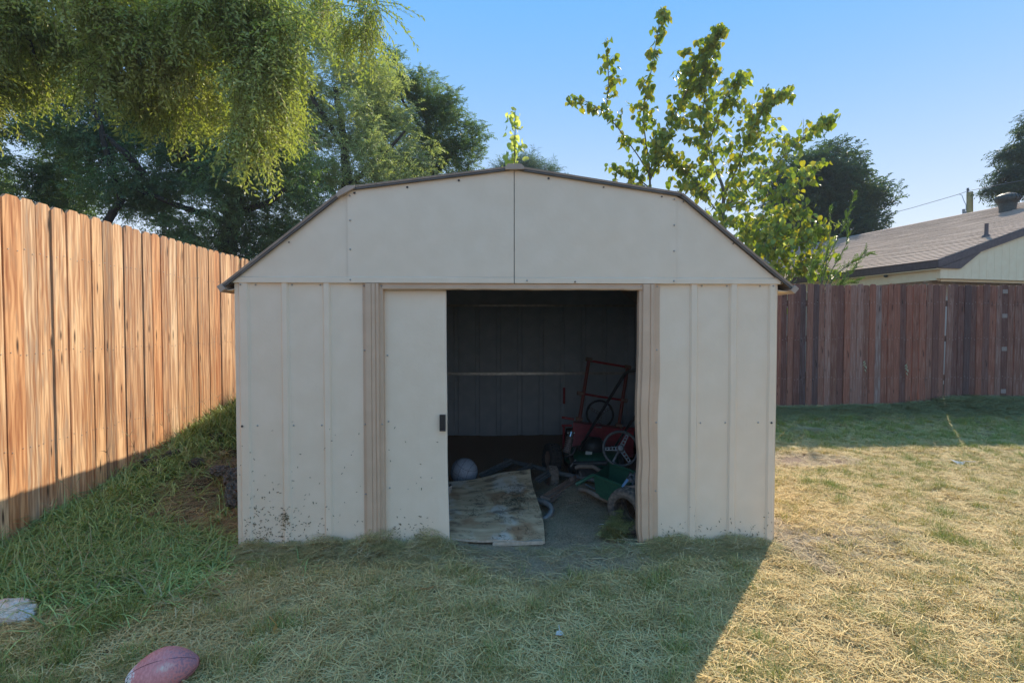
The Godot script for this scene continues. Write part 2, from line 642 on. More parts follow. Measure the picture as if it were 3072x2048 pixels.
# a ribbed steel sheet: outline of (along, out) pulled upwards; outer face takes one paint, inner face another
func sheet_wall(outline: Array, y0: float, y1: float, rows: int, xf: Transform3D, dent: float, outside: Material, inside: Material, sd := 0.0, shove = null) -> ArrayMesh:
	var cols := []
	for i in outline.size() - 1:
		var a: Vector2 = outline[i]
		var b: Vector2 = outline[i + 1]
		var steps := maxi(1, int((b - a).length() / 0.05))
		for s in steps:
			cols.append([a.lerp(b, float(s) / steps), s == 0])
	cols.append([outline[-1], true])
	var m := ArrayMesh.new()
	for face in 2:
		var g := Geo.new()
		var out := 0.0 if face == 0 else -0.003
		for i in cols.size() - 1:
			for j in rows:
				var q := []
				var uv := []
				for c in [[i, j], [i + 1, j], [i + 1, j + 1], [i, j + 1]]:
					var p: Vector2 = cols[c[0]][0]
					var y := lerpf(y0, y1, float(c[1]) / rows)
					var d := dents.get_noise_3d(p.x * 2.6 + sd, y * 1.7, sd) * dent + dents.get_noise_3d(p.x * 9.0 + sd, y * 6.0, sd + 5.0) * dent * 0.22
					var off := Vector2.ZERO
					if shove != null: off = shove.call(p.x, y)
					q.append(xf * Vector3(p.x + off.x, y, p.y + out + d + off.y))
					uv.append(Vector2(p.x, y))
				if face == 0:
					g.quad(q[0], q[1], q[2], q[3], uv[0], uv[1], uv[2], uv[3])
				else:
					g.quad(q[1], q[0], q[3], q[2], uv[1], uv[0], uv[3], uv[2])
		g.mesh(m)
	m.surface_set_material(0, outside)
	m.surface_set_material(1, inside)
	return m


func rib(outline: Array, a: float, b: float, high: float) -> void:
	outline.append(Vector2(a - 0.004, 0.0))
	outline.append(Vector2(a + 0.006, high))
	outline.append(Vector2(b - 0.006, high))
	outline.append(Vector2(b + 0.004, 0.0))


func steel(a: Color, b: Color, rough: float, scale := 0.9) -> StandardMaterial3D:
	var m := plain(Color.WHITE, rough)
	m.albedo_texture = noise_tex(0.012, 6, [[0.2, a], [0.5, a.lerp(b, 0.4)], [0.8, b]], 512, FastNoiseLite.TYPE_SIMPLEX_SMOOTH, 21)
	m.uv1_triplanar = true
	m.uv1_world_triplanar = true
	m.uv1_scale = Vector3.ONE * scale
	m.normal_enabled = true
	m.normal_texture = bumps(0.05, 0.5, 512, 31)
	m.normal_scale = 0.5
	return m


func build_shed() -> void:
	var beige := steel(lin(0.825, 0.665, 0.495), lin(0.86, 0.70, 0.53), 0.42)
	var primer := steel(lin(0.38, 0.43, 0.47), lin(0.44, 0.485, 0.52), 0.6)
	var tan_paint := steel(lin(0.60, 0.42, 0.285), lin(0.66, 0.465, 0.32), 0.5)
	var roof_paint := steel(lin(0.42, 0.315, 0.24), lin(0.50, 0.385, 0.30), 0.55)
	var dark_trim := steel(lin(0.10, 0.085, 0.075), lin(0.15, 0.125, 0.105), 0.6)
	var zinc := mottled(lin(0.38, 0.37, 0.35), lin(0.5, 0.49, 0.46), 3.0, 0.4, 0.7)
	var rusty := plain(lin(0.16, 0.11, 0.08), 0.6, 0.3)
	var black := plain(lin(0.03, 0.03, 0.032), 0.5)
	var s := thing("storage_shed", "beige metal barn-roof storage shed with its sliding door half open", "shed", Vector3.ZERO)
	var F := -2.9
	var B := -5.9
	var L := -1.444
	var R := 1.622
	var T := 1.524
	var front := Transform3D(Basis(), Vector3(0, 0, F))

	# ---- front wall sheets
	var ol := [Vector2(L, -0.04), Vector2(L, 0.0)]
	rib(ol, -1.419, -1.366, 0.012); rib(ol, -1.187, -1.150, 0.013); rib(ol, -0.957, -0.918, 0.013)
	ol.append(Vector2(-0.72, 0.0))
	part("wall_panel", sheet_wall(ol, -0.04, T, 14, front, 0.003, beige, primer, 1.0), beige, s)
	var orr := [Vector2(0.925, 0.0)]
	rib(orr, 1.115, 1.156, 0.013); rib(orr, 1.343, 1.385, 0.013); rib(orr, 1.570, 1.610, 0.012)
	orr.append(Vector2(R, 0.0)); orr.append(Vector2(R, -0.04))
	part("wall_panel", sheet_wall(orr, -0.04, T, 14, front, 0.004, beige, primer, 6.0), beige, s)
	# ---- side and back walls
	for side in [-1, 1]:
		var o := [Vector2(0, 0)]
		var q := 0.12
		while q < 2.9:
			rib(o, q, q + 0.04, 0.013)
			q += 0.24
		o.append(Vector2(3.0, 0))
		var xf := Transform3D(Basis(Vector3.UP, PI / 2 * side), Vector3(L if side < 0 else R, 0, B if side < 0 else F))
		part("wall_panel", sheet_wall(o, -0.04, T, 8, xf, 0.003, beige, primer, 11.0 + side), beige, s)
	var ob := [Vector2(-R, 0)]
	var bx := -R + 0.085
	while bx < -L - 0.1:
		rib(ob, bx, bx + 0.05, 0.015)
		bx += 0.245
	ob.append(Vector2(-L, 0))
	part("wall_panel", sheet_wall(ob, -0.04, T, 8, Transform3D(Basis(Vector3.UP, PI), Vector3(0, 0, B)), 0.003, beige, primer, 17.0), beige, s)

	# ---- gables
	var ridge := Vector2(0.108, 2.150)
	var kl := Vector2(-0.813, 2.024)
	var kr := Vector2(1.045, 2.008)
	var el := Vector2(-1.452, 1.520)
	var er := Vector2(1.640, 1.520)
	var yk := func(x: float) -> float:
		if x < kl.x: return lerpf(el.y, kl.y, (x - el.x) / (kl.x - el.x))
		if x < ridge.x: return lerpf(kl.y, ridge.y, (x - kl.x) / (ridge.x - kl.x))
		if x < kr.x: return lerpf(ridge.y, kr.y, (x - ridge.x) / (kr.x - ridge.x))
		return lerpf(kr.y, er.y, (x - kr.x) / (er.x - kr.x))
	var cuts := [[el.x, -0.812, 0.0], [-0.815, 0.1060, 0.006], [0.1100, 1.026, 0.004], [1.024, er.x, 0.0]]
	for c in cuts:
		var g := Geo.new()
		var gi := Geo.new()
		# plate built in strips so that it can bow a little
		var n := 14
		var bow := func(x: float, y: float) -> float:
			return 0.012 + c[2] + dents.get_noise_3d(x * 1.5, y * 2.0, 40.0) * 0.004
		for i in n:
			var xa := lerpf(c[0], c[1], float(i) / n)
			var xb := lerpf(c[0], c[1], float(i + 1) / n)
			for j in 6:
				var q := []
				for w in [[xa, j], [xb, j], [xb, j + 1], [xa, j + 1]]:
					var lo := 1.5495
					var y := lerpf(lo, maxf(lo + 0.0005, yk.call(w[0]) - 0.002), w[1] / 6.0)
					q.append(Vector3(w[0], y, F + bow.call(w[0], y)))
				if q[2].y - q[1].y < 0.0002 and q[3].y - q[0].y < 0.0002: continue
				g.quad(q[0], q[1], q[2], q[3])
				gi.quad(q[1] - Vector3(0, 0, 0.004), q[0] - Vector3(0, 0, 0.004), q[3] - Vector3(0, 0, 0.004), q[2] - Vector3(0, 0, 0.004))
		# folded lip at the foot
		var z0: float = F + 0.012 + c[2]
		for w in [[Vector2(1.5495, 0.0), Vector2(1.545, 0.006)], [Vector2(1.545, 0.006), Vector2(1.516, 0.006)], [Vector2(1.516, 0.006), Vector2(1.514, -0.012)]]:
			g.quad(Vector3(c[0], w[1].x, z0 + w[1].y), Vector3(c[1], w[1].x, z0 + w[1].y), Vector3(c[1], w[0].x, z0 + w[0].y), Vector3(c[0], w[0].x, z0 + w[0].y))
			gi.quad(Vector3(c[1], w[1].x, z0 + w[1].y - 0.003), Vector3(c[0], w[1].x, z0 + w[1].y - 0.003), Vector3(c[0], w[0].x, z0 + w[0].y - 0.003), Vector3(c[1], w[0].x, z0 + w[0].y - 0.003))
		var m := g.mesh()
		gi.mesh(m)
		m.surface_set_material(0, beige)
		m.surface_set_material(1, primer)
		part("gable_panel", m, beige, s)
	var back_gable := Geo.new()
	back_gable.prism(PackedVector2Array([el, er, er + Vector2(0.012, 0.016), kr + Vector2(0.006, 0.014), ridge + Vector2(0, 0.012), kl + Vector2(-0.006, 0.014), el + Vector2(-0.012, 0.016)]), B - 0.02, B - 0.002)
	part("gable_panel", back_gable, primer, s)

	# ---- roof: sheets with standing seams, trimmed edge, caps
	var slopes := [[ridge + Vector2(0, 0.006), kl + Vector2(-0.004, 0.008)], [kl + Vector2(-0.004, 0.008), Vector2(-1.500, 1.492)], [kr + Vector2(0.004, 0.008), ridge + Vector2(0, 0.006)], [Vector2(1.702, 1.488), kr + Vector2(0.004, 0.008)]]
	for sl in slopes:
		var a: Vector2 = sl[0]
		var b: Vector2 = sl[1]
		var d := (b - a).normalized()
		var up := Vector2(d.y, -d.x)
		if up.y < 0.0: up = -up
		var z := F + 0.034
		for i in 5:
			var z1 := z - 0.618
			var g := Geo.new()
			g.prism(PackedVector2Array([a, b, b + up * 0.005, a + up * 0.005]), z1 + 0.002, z)
			part("roof_panel", g, roof_paint, s)
			var gs := Geo.new()
			gs.prism(PackedVector2Array([a + up * 0.006, b + up * 0.006, b + up * 0.018, a + up * 0.018]), z1 - 0.012 if i < 4 else z1 + 0.01, z1 + 0.016 if i < 4 else z1 + 0.036)
			part("roof_seam", gs, roof_paint, s)
			z = z1
		var lip := Geo.new()
		lip.prism(PackedVector2Array([a - up * 0.002, b - up * 0.002, b - up * 0.012, a - up * 0.012]), F + 0.020, F + 0.033)
		part("roof_edge_trim", lip, dark_trim, s)
		var top := Geo.new()
		top.prism(PackedVector2Array([a + up * 0.006, b + up * 0.006, b + up * 0.009, a + up * 0.009]), F + 0.012, F + 0.036)
		part("roof_edge_flange", top, roof_paint, s)
	var rc := Geo.new()
	rc.prism(PackedVector2Array([Vector2(0.056, 2.140), Vector2(0.163, 2.142), Vector2(0.160, 2.158), Vector2(0.146, 2.170), Vector2(0.070, 2.171), Vector2(0.060, 2.156)]), B - 0.04, F + 0.048)
	part("ridge_cap", rc, roof_paint, s)
	var kc := Geo.new()
	kc.prism(PackedVector2Array([Vector2(-0.862, 1.980), Vector2(-0.768, 2.032), Vector2(-0.770, 2.046), Vector2(-0.812, 2.043), Vector2(-0.858, 2.014), Vector2(-0.870, 1.992)]), B - 0.04, F + 0.046)
	part("roof_bend_cap", kc, roof_paint, s)
	var torn := Geo.new()
	torn.prism(PackedVector2Array([Vector2(1.015, 2.028), Vector2(1.052, 2.030), Vector2(1.088, 1.998), Vector2(1.068, 2.006), Vector2(1.045, 2.020)]), F - 0.5, F - 0.012)
	part("roof_bend_cap", torn, black, s)
	# eave rails with folded ends
	for side in [-1.0, 1.0]:
		var ex := -1.500 if side < 0 else 1.702
		var g := Geo.new()
		var xf := Transform3D(Basis(Vector3.BACK, -0.65 * side), Vector3(ex, 1.488, 0))
		g.prism(PackedVector2Array([Vector2(-0.014, -0.024), Vector2(0.014, -0.024), Vector2(0.016, 0.012), Vector2(-0.012, 0.014)]), B - 0.03, F + 0.045, xf)
		part("eave_rail", g, roof_paint, s)
		var u := Geo.new()
		var wall_x := L if side < 0 else R
		u.prism(PackedVector2Array([Vector2(wall_x, 1.478), Vector2(ex + 0.016 * -side, 1.470), Vector2(ex + 0.016 * -side, 1.474), Vector2(wall_x, 1.482)]), B, F + 0.005)
		part("soffit_flange", u, beige, s)

	# ---- door frame
	var jl := [Vector2(-0.740, 0.001), Vector2(-0.738, 0.006), Vector2(-0.722, 0.006), Vector2(-0.719, 0.024), Vector2(-0.690, 0.024), Vector2(-0.687, 0.020), Vector2(-0.684, 0.024), Vector2(-0.668, 0.024), Vector2(-0.664, 0.019), Vector2(-0.660, 0.024), Vector2(-0.648, 0.024), Vector2(-0.643, 0.008), Vector2(-0.626, 0.008), Vector2(-0.622, -0.03)]
	part("door_jamb", sheet_wall(jl, -0.04, 1.5135, 16, front, 0.0015, tan_paint, tan_paint, 23.0), tan_paint, s)
	var jr := [Vector2(0.818, -0.03), Vector2(0.820, 0.006), Vector2(0.834, 0.006), Vector2(0.839, 0.022), Vector2(0.876, 0.022), Vector2(0.880, 0.017), Vector2(0.884, 0.022), Vector2(0.902, 0.022), Vector2(0.907, 0.008), Vector2(0.936, 0.007), Vector2(0.939, 0.001)]
	var bent := func(x: float, y: float) -> Vector2:
		var k := clampf((0.94 - x) / 0.12, 0.0, 1.0)
		var w := 0.012 * k * soft(0.0, 0.12, 0.12 - y) - 0.011 * exp(-pow((y - 0.80) / 0.22, 2)) - 0.004 * exp(-pow((y - 0.36) / 0.08, 2)) + 0.006 * exp(-pow((y - 0.52) / 0.09, 2)) * k
		return Vector2(w + 0.010 * (1.0 - k) * exp(-pow((y - 0.95) / 0.2, 2)), 0.006 * exp(-pow((y - 0.8) / 0.2, 2)) * k)
	part("door_jamb", sheet_wall(jr, -0.04, 1.5135, 34, front, 0.002, tan_paint, tan_paint, 29.0, bent), tan_paint, s)
	var hd := Geo.new()
	var steps := 24
	for i in steps:
		var xa := lerpf(-0.627, 0.836, float(i) / steps)
		var xb := lerpf(-0.627, 0.836, float(i + 1) / steps)
		var sag := func(x: float) -> float: return dents.get_noise_2d(x * 6.0, 9.0) * 0.003
		var rows := [[1.5135, 0.010], [1.500, 0.012], [1.497, 0.016], [1.486, 0.016], [1.480, 0.012], [1.478, -0.006]]
		for j in rows.size() - 1:
			var u: Array = rows[j]
			var w: Array = rows[j + 1]
			hd.quad(Vector3(xa, w[0] + sag.call(xa), F + w[1]), Vector3(xb, w[0] + sag.call(xb), F + w[1]), Vector3(xb, u[0] + (sag.call(xb) if j > 0 else 0.0), F + u[1]), Vector3(xa, u[0] + (sag.call(xa) if j > 0 else 0.0), F + u[1]))
		hd.quad(Vector3(xb, 1.478 + sag.call(xb), F - 0.006), Vector3(xa, 1.478 + sag.call(xa), F - 0.006), Vector3(xa, 1.5135, F - 0.006), Vector3(xb, 1.5135, F - 0.006))
	part("door_header", hd, tan_paint, s)
	# ---- sliding door
	var od := [Vector2(-0.735, 0.0), Vector2(-0.28, 0.0), Vector2(-0.276, -0.003), Vector2(-0.276, -0.022), Vector2(-0.290, -0.022)]
	var flare := func(x: float, y: float) -> Vector2:
		var k := soft(-0.42, -0.276, x)
		return Vector2(k * (0.003 * soft(1.2, 0.8, y) + 0.013 * soft(0.55, 0.0, y)), k * (0.018 * soft(0.4, 0.0, y) + 0.004 * sin(y * 7.0)))
	var dz := Transform3D(Basis(), Vector3(0, 0, F - 0.022))
	var door := part("sliding_door", sheet_wall(od, -0.03, 1.488, 18, dz, 0.004, beige, primer, 37.0, flare), beige, s)
	var hp := Geo.new()
	for w in [[Vector3(-0.298, 0.771, 0), Vector3(0.034, 0.006, 0.012)], [Vector3(-0.298, 0.683, 0), Vector3(0.034, 0.006, 0.012)], [Vector3(-0.312, 0.727, 0), Vector3(0.006, 0.082, 0.012)], [Vector3(-0.284, 0.727, 0), Vector3(0.006, 0.082, 0.012)]]:
		hp.box(w[0] + Vector3(0, 0, F - 0.011), w[1], Basis(), 0.0015)
	hp.box(Vector3(-0.298, 0.727, F - 0.0155), Vector3(0.023, 0.083, 0.003))
	hp.box(Vector3(-0.304, 0.727, F - 0.011), Vector3(0.005, 0.07, 0.006))
	part("door_handle", hp, plain(lin(0.035, 0.034, 0.036), 0.35), door)

	# ---- screws and empty bolt holes
	var head := Geo.new()
	head.lathe([Vector2(0.0001, 0.0034), Vector2(0.0028, 0.003), Vector2(0.0048, 0.0012), Vector2(0.005, -0.001)], 8, Transform3D(Basis(Vector3.RIGHT, PI / 2), Vector3.ZERO))
	var hm := head.mesh()
	var hole := Geo.new()
	hole.lathe([Vector2(0.0001, 0.001), Vector2(0.0062, 0.001), Vector2(0.0062, -0.001)], 10, Transform3D(Basis(Vector3.RIGHT, PI / 2), Vector3.ZERO))
	var om := hole.mesh()
	for q in [[-1.405, 0.018, 1], [-1.327, 0.003, 0], [-1.128, 0.003, 0], [-0.972, 0.003, 0], [1.180, 0.004, 0], [1.325, 0.004, 0], [1.518, 0.004, 0], [1.590, 0.015, 1]]:
		for y in [1.505, 0.72]:
			var hollow: bool = q[2] == 1 and y < 1.0
			var o := part("bolt_hole" if hollow else "screw", om if hollow else hm, black if hollow else zinc, s)
			o.position = Vector3(q[0], y, F + q[1])
	for y in [1.5, 1.14, 0.725, 0.33]:
		for x in [-0.730, 0.922]:
			part("screw", hm, zinc, s).position = Vector3(x, y, F + 0.0085)
	for y in [1.5, 0.725]:
		for x in [-0.634, 0.827]:
			part("screw", hm, zinc, s).position = Vector3(x, y, F + 0.0105)
	for q in [[-0.608, 1.11], [-0.604, 0.735], [-0.600, 0.355]]:
		part("screw", hm, zinc, s).position = Vector3(q[0], q[1], F - 0.017)
	for q in [[-0.800, 1.995], [-0.800, 1.86], [-0.800, 1.70], [-0.800, 1.532], [1.012, 1.99], [1.012, 1.845], [1.012, 1.70], [1.012, 1.53], [0.18, 1.530], [0.45, 1.524]]:
		part("screw", hm, rusty if q[1] < 1.527 else zinc, s).position = Vector3(q[0], q[1], F + (0.0255 if q[1] < 1.54 else 0.022))
	for q in [[-0.775, 2.018], [-0.485, 2.052], [-0.20, 2.092], [-1.446, 1.530], [0.30, 2.108], [0.61, 2.062], [0.94, 2.012], [1.064, 1.985], [1.352, 1.752], [1.632, 1.528], [-1.135, 1.745]]:
		var o := part("bolt_hole", om, black, s)
		o.position = Vector3(q[0], q[1] - 0.008, F + 0.0205)
		if q[0] < -1.1 or q[0] > 0.5: o.scale = Vector3(0.7, 0.7, 1)

	# ---- frame inside
	for q in [[0.735, 0.030], [1.515, 0.026]]:
		var g := Geo.new()
		g.box(Vector3((L + R) / 2, q[0], B + 0.026), Vector3(R - L - 0.02, q[1], 0.004))
		g.box(Vector3((L + R) / 2, q[0] + q[1] / 2, B + 0.016), Vector3(R - L - 0.02, 0.003, 0.024))
		part("wall_rail", g, zinc, s)
	for x in [-0.05, 0.70]:
		var g := Geo.new()
		g.box(Vector3(x, 1.72, B + 0.004), Vector3(0.03, 0.36, 0.01))
		part("gable_brace", g, primer, s)
	for q in [[kl.x + 0.02, kl.y - 0.03], [kr.x - 0.02, kr.y - 0.03], [ridge.x, ridge.y - 0.03]]:
		var g := Geo.new()
		g.box(Vector3(q[0], q[1], (F + B) / 2), Vector3(0.03, 0.04, 2.95))
		part("roof_beam", g, zinc, s)

	# bits of mown grass stuck to the foot of the left sheet
	var sliver := Geo.new()
	sliver.box(Vector3.ZERO, Vector3(0.011, 0.0022, 0.0012))
	var places := []
	var tints := []
	for i in 520:
		var x := clampf(-1.40 + absf(rng.randfn(0.0, 0.22)), L + 0.006, -0.75)
		var y := 0.06 + absf(rng.randfn(0.0, 0.13))
		if rng.randf() < 0.16:
			x = rng.randf_range(L + 0.01, -0.3); y = rng.randf_range(0.05, 0.75)
		elif rng.randf() < 0.2:
			x = -1.175 + rng.randfn(0.0, 0.012); y = 0.20 + rng.randfn(0.0, 0.025)
		if i > 360:
			x = rng.randf_range(0.95, 1.6) if rng.randf() < 0.55 else rng.randf_range(-0.6, -0.3); y = 0.05 + absf(rng.randfn(0.0, 0.07))
		if x > -0.742 and x < -0.62: continue
		var out := 0.0042
		for r in [[-1.425, -1.36], [-1.193, -1.144], [-0.963, -0.912], [1.109, 1.162], [1.337, 1.391], [1.564, 1.616]]:
			if x > r[0] and x < r[1]: out = 0.0165
		if x > -0.62 and x < 0.0: out = -0.0165
		var sc := rng.randf_range(0.35, 1.3)
		places.append(Transform3D(Basis(Vector3.BACK, rng.randf() * TAU) * Basis(Vector3.UP, rng.randf_range(-0.3, 0.3)).scaled(Vector3(sc, rng.randf_range(0.6, 1.6), 1)), Vector3(x, y, F + out)))
		tints.append(Color(0.10, 0.075, 0.045).lerp(Color(0.18, 0.15, 0.07), rng.randf()))
	var dirt := plain(Color.WHITE, 0.9)
	dirt.vertex_color_use_as_albedo = true
	var bits := scatter("stuck_clippings", sliver.mesh(), dirt, places, tints, s)
	bits.set_meta("kind", "stuff")


func picket_mesh(width: float, high: float, thick: float, ear: float, column: int, rounded: bool) -> ArrayMesh:
	var g := Geo.new()
	var w := width / 2
	var p := PackedVector2Array([Vector2(-w, 0), Vector2(w, 0)])
	if rounded:
		for q in [[1.0, -1.0], [0.93, -0.55], [0.75, -0.2], [0.5, -0.03], [-0.5, 0.0], [-0.75, -0.18], [-0.93, -0.55], [-1.0, -1.0]]:
			p.append(Vector2(w * q[0], high + ear * q[1]))
	else:
		p.append_array([Vector2(w, high - ear), Vector2(w - ear * 0.8, high), Vector2(-w + ear * 0.8, high), Vector2(-w, high - ear)])
	var off := rng.randf_range(0.875, 0.995)
	g.prism(p, -thick, 0.0, Transform3D(), Vector2((0.118 if rng.randf() < 0.5 else -0.118) / width, -0.42), Vector2((column + 0.5) / 8.0, off))
	return g.mesh()


func build_cedar_fence() -> void:
	var tex := wood_image(Color(0.62, 0.43, 0.29), Color(0.92, 0.79, 0.63), Color(0.64, 0.55, 0.47), 5, 0.8)
	var mats := []
	for c in [lin(0.80, 0.71, 0.65), lin(1.0, 0.92, 0.84), lin(0.90, 0.68, 0.52), lin(0.70, 0.63, 0.57), lin(1.0, 1.0, 1.0), lin(0.95, 0.84, 0.72)]:
		mats.append(wood(tex, c, 0.8))
	var shapes := []
	for i in 16:
		shapes.append(picket_mesh(0.0865, 2.06, 0.017, 0.022, i % 8, false))
	var f := thing("cedar_fence", "new orange-brown cedar picket fence standing on a grassy bank beside the shed", "fence", Vector3(-2.54, 0, 0))
	var nails := Geo.new()
	var z := -1.45
	var i := 0
	while z > -7.9:
		var w := 0.0865 * rng.randf_range(0.94, 1.10)
		if absf(z + 2.76) < 0.05: w = 0.104
		var o := part("picket", shapes[rng.randi() % 16], mats[rng.randi() % 6], f)
		var lean := rng.randfn(0.0, 0.0022)
		var gap := 0.003 + absf(rng.randfn(0.0, 0.0025)) + (0.005 if rng.randf() < 0.2 else 0.0)
		var out := rng.randf_range(-0.005, 0.005)
		var top := 1.965 + rng.randf_range(-0.006, 0.006)
		if z < -5.16 and z > -5.26:
			lean = -0.016; gap = 0.004
		elif z < -5.26 and z > -5.36:
			lean = 0.012; gap = 0.006; z -= 0.02
		elif z < -5.36:
			lean = rng.randfn(0.0, 0.006)
		var b := Basis(Vector3.UP, PI / 2) * Basis(Vector3.BACK, lean) * Basis(Vector3.UP, rng.randfn(0.0, 0.012))
		o.transform = Transform3D(b.scaled_local(Vector3(w / 0.0865, 1, 1)), Vector3(out, top - 2.06, z - w / 2))
		for y in [0.62, 1.13, 1.68]:
			for q in [-0.026, 0.026]:
				nails.lathe([Vector2(0.0001, 0.0015), Vector2(0.0026, 0.0012), Vector2(0.003, -0.001)], 6, Transform3D(Basis(Vector3.BACK, -PI / 2), Vector3(out + 0.0015, y + rng.randf_range(-0.012, 0.012), z - w / 2 + q + rng.randf_range(-0.006, 0.006))))
		z -= w + gap
		i += 1
	part("nails", nails, plain(lin(0.45, 0.43, 0.40), 0.45, 0.6), f).set_meta("kind", "stuff")
	var rail_wood := wood(tex, lin(0.8, 0.7, 0.6))
	for y in [0.62, 1.13, 1.68]:
		var g := Geo.new()
		g.box(Vector3(-0.042, y, -4.7), Vector3(0.038, 0.085, 6.6), Basis(), 0.004)
		part("rail", g, rail_wood, f)
	for pz in [-1.8, -4.25, -6.7]:
		var g := Geo.new()
		g.box(Vector3(-0.107, 0.9, pz), Vector3(0.088, 1.9, 0.088), Basis(), 0.005)
		part("post", g, rail_wood, f)


func build_dark_fence() -> void:
	var tex := wood_image(Color(0.42, 0.33, 0.30), Color(0.62, 0.52, 0.48), Color(0.60, 0.57, 0.56), 17, 0.4)
	var mats := []
	for c in [lin(0.84, 0.60, 0.50), lin(0.58, 0.40, 0.36), lin(1.0, 0.82, 0.74), lin(0.36, 0.31, 0.33), lin(1.0, 0.95, 0.92), lin(0.98, 0.60, 0.46)]:
		mats.append(wood(tex, c, 0.9))
	var shapes := []
	for i in 16:
		shapes.append(picket_mesh(0.091, 1.88, 0.016, 0.036, i % 8, true))
	var f := thing("weathered_fence", "dark weathered brown picket fence with rounded tops in front of the neighbour's house", "fence", Vector3(0, 0, -7.37))
	var nails := Geo.new()
	var x := -2.5
	while x < 9.8:
		var w := 0.091 * rng.randf_range(0.93, 1.05)
		var pick: int = [0, 0, 0, 0, 1, 1, 1, 2, 2, 3, 4, 5, 5, 5][rng.randi() % 14]
		var o := part("picket", shapes[rng.randi() % 16], mats[pick], f)
		var lean := rng.randfn(0.0, 0.004)
		if absf(x - 6.62) < 0.05: lean = -0.02
		var short := 0.10 if absf(x - 4.72) < 0.048 else 0.0
		var top := 1.895 + rng.randf_range(-0.012, 0.014)
		var out := rng.randf_range(-0.004, 0.004)
		o.transform = Transform3D((Basis(Vector3.BACK, lean) * Basis(Vector3.UP, rng.randfn(0.0, 0.02))).scaled_local(Vector3(w / 0.091, 1.0 - short / 1.88, 1)), Vector3(x + w / 2, top - 1.88 + short, out))
		if x > 1.4:
			for y in [0.52, 1.10, 1.62]:
				for q in [-0.022, 0.022]:
					nails.lathe([Vector2(0.0001, 0.002), Vector2(0.0035, 0.0015), Vector2(0.004, -0.001)], 6, Transform3D(Basis(Vector3.RIGHT, PI / 2), Vector3(x + w / 2 + q, y + rng.randf_range(-0.02, 0.02), out + 0.0015)))
		if absf(x - 7.49) < 0.05:
			for y in [1.42, 1.78, 0.93, 0.30]:
				var g := Geo.new()
				g.box(Vector3(0, y, 0.0015), Vector3(0.08, 0.06, 0.002))
				part("paint_patch", g, mottled(lin(0.34, 0.30, 0.27), lin(0.20, 0.16, 0.14), 20.0), o)
		var gap := 0.0025 + absf(rng.randfn(0.0, 0.0025))
		if rng.randf() < 0.16: gap += 0.007
		if absf(x - 6.55) < 0.05: gap += 0.006
		x += w + gap
	part("nails", nails, plain(lin(0.40, 0.39, 0.38), 0.45, 0.6), f).set_meta("kind", "stuff")
	var rail_wood := wood(tex, lin(0.6, 0.5, 0.45))
	for y in [0.52, 1.10, 1.62]:
		var g := Geo.new()
		g.box(Vector3(3.65, y, -0.042), Vector3(12.3, 0.085, 0.038), Basis(), 0.004)
		part("rail", g, rail_wood, f)
	for px in [-2.0, 0.4, 2.8, 5.2, 7.6, 9.7]:
		var g := Geo.new()
		g.box(Vector3(px, 0.85, -0.107), Vector3(0.088, 1.8, 0.088), Basis(), 0.005)
		part("post", g, rail_wood, f)
	for q in [[1.9, 5.04], [5.05, 7.6], [7.61, 9.8]]:
		var g := Geo.new()
		g.box(Vector3((q[0] + q[1]) / 2, 0.005, 0.024), Vector3(q[1] - q[0], 0.13, 0.030), Basis(), 0.004)
		part("kick_board", g, mats[0], f)


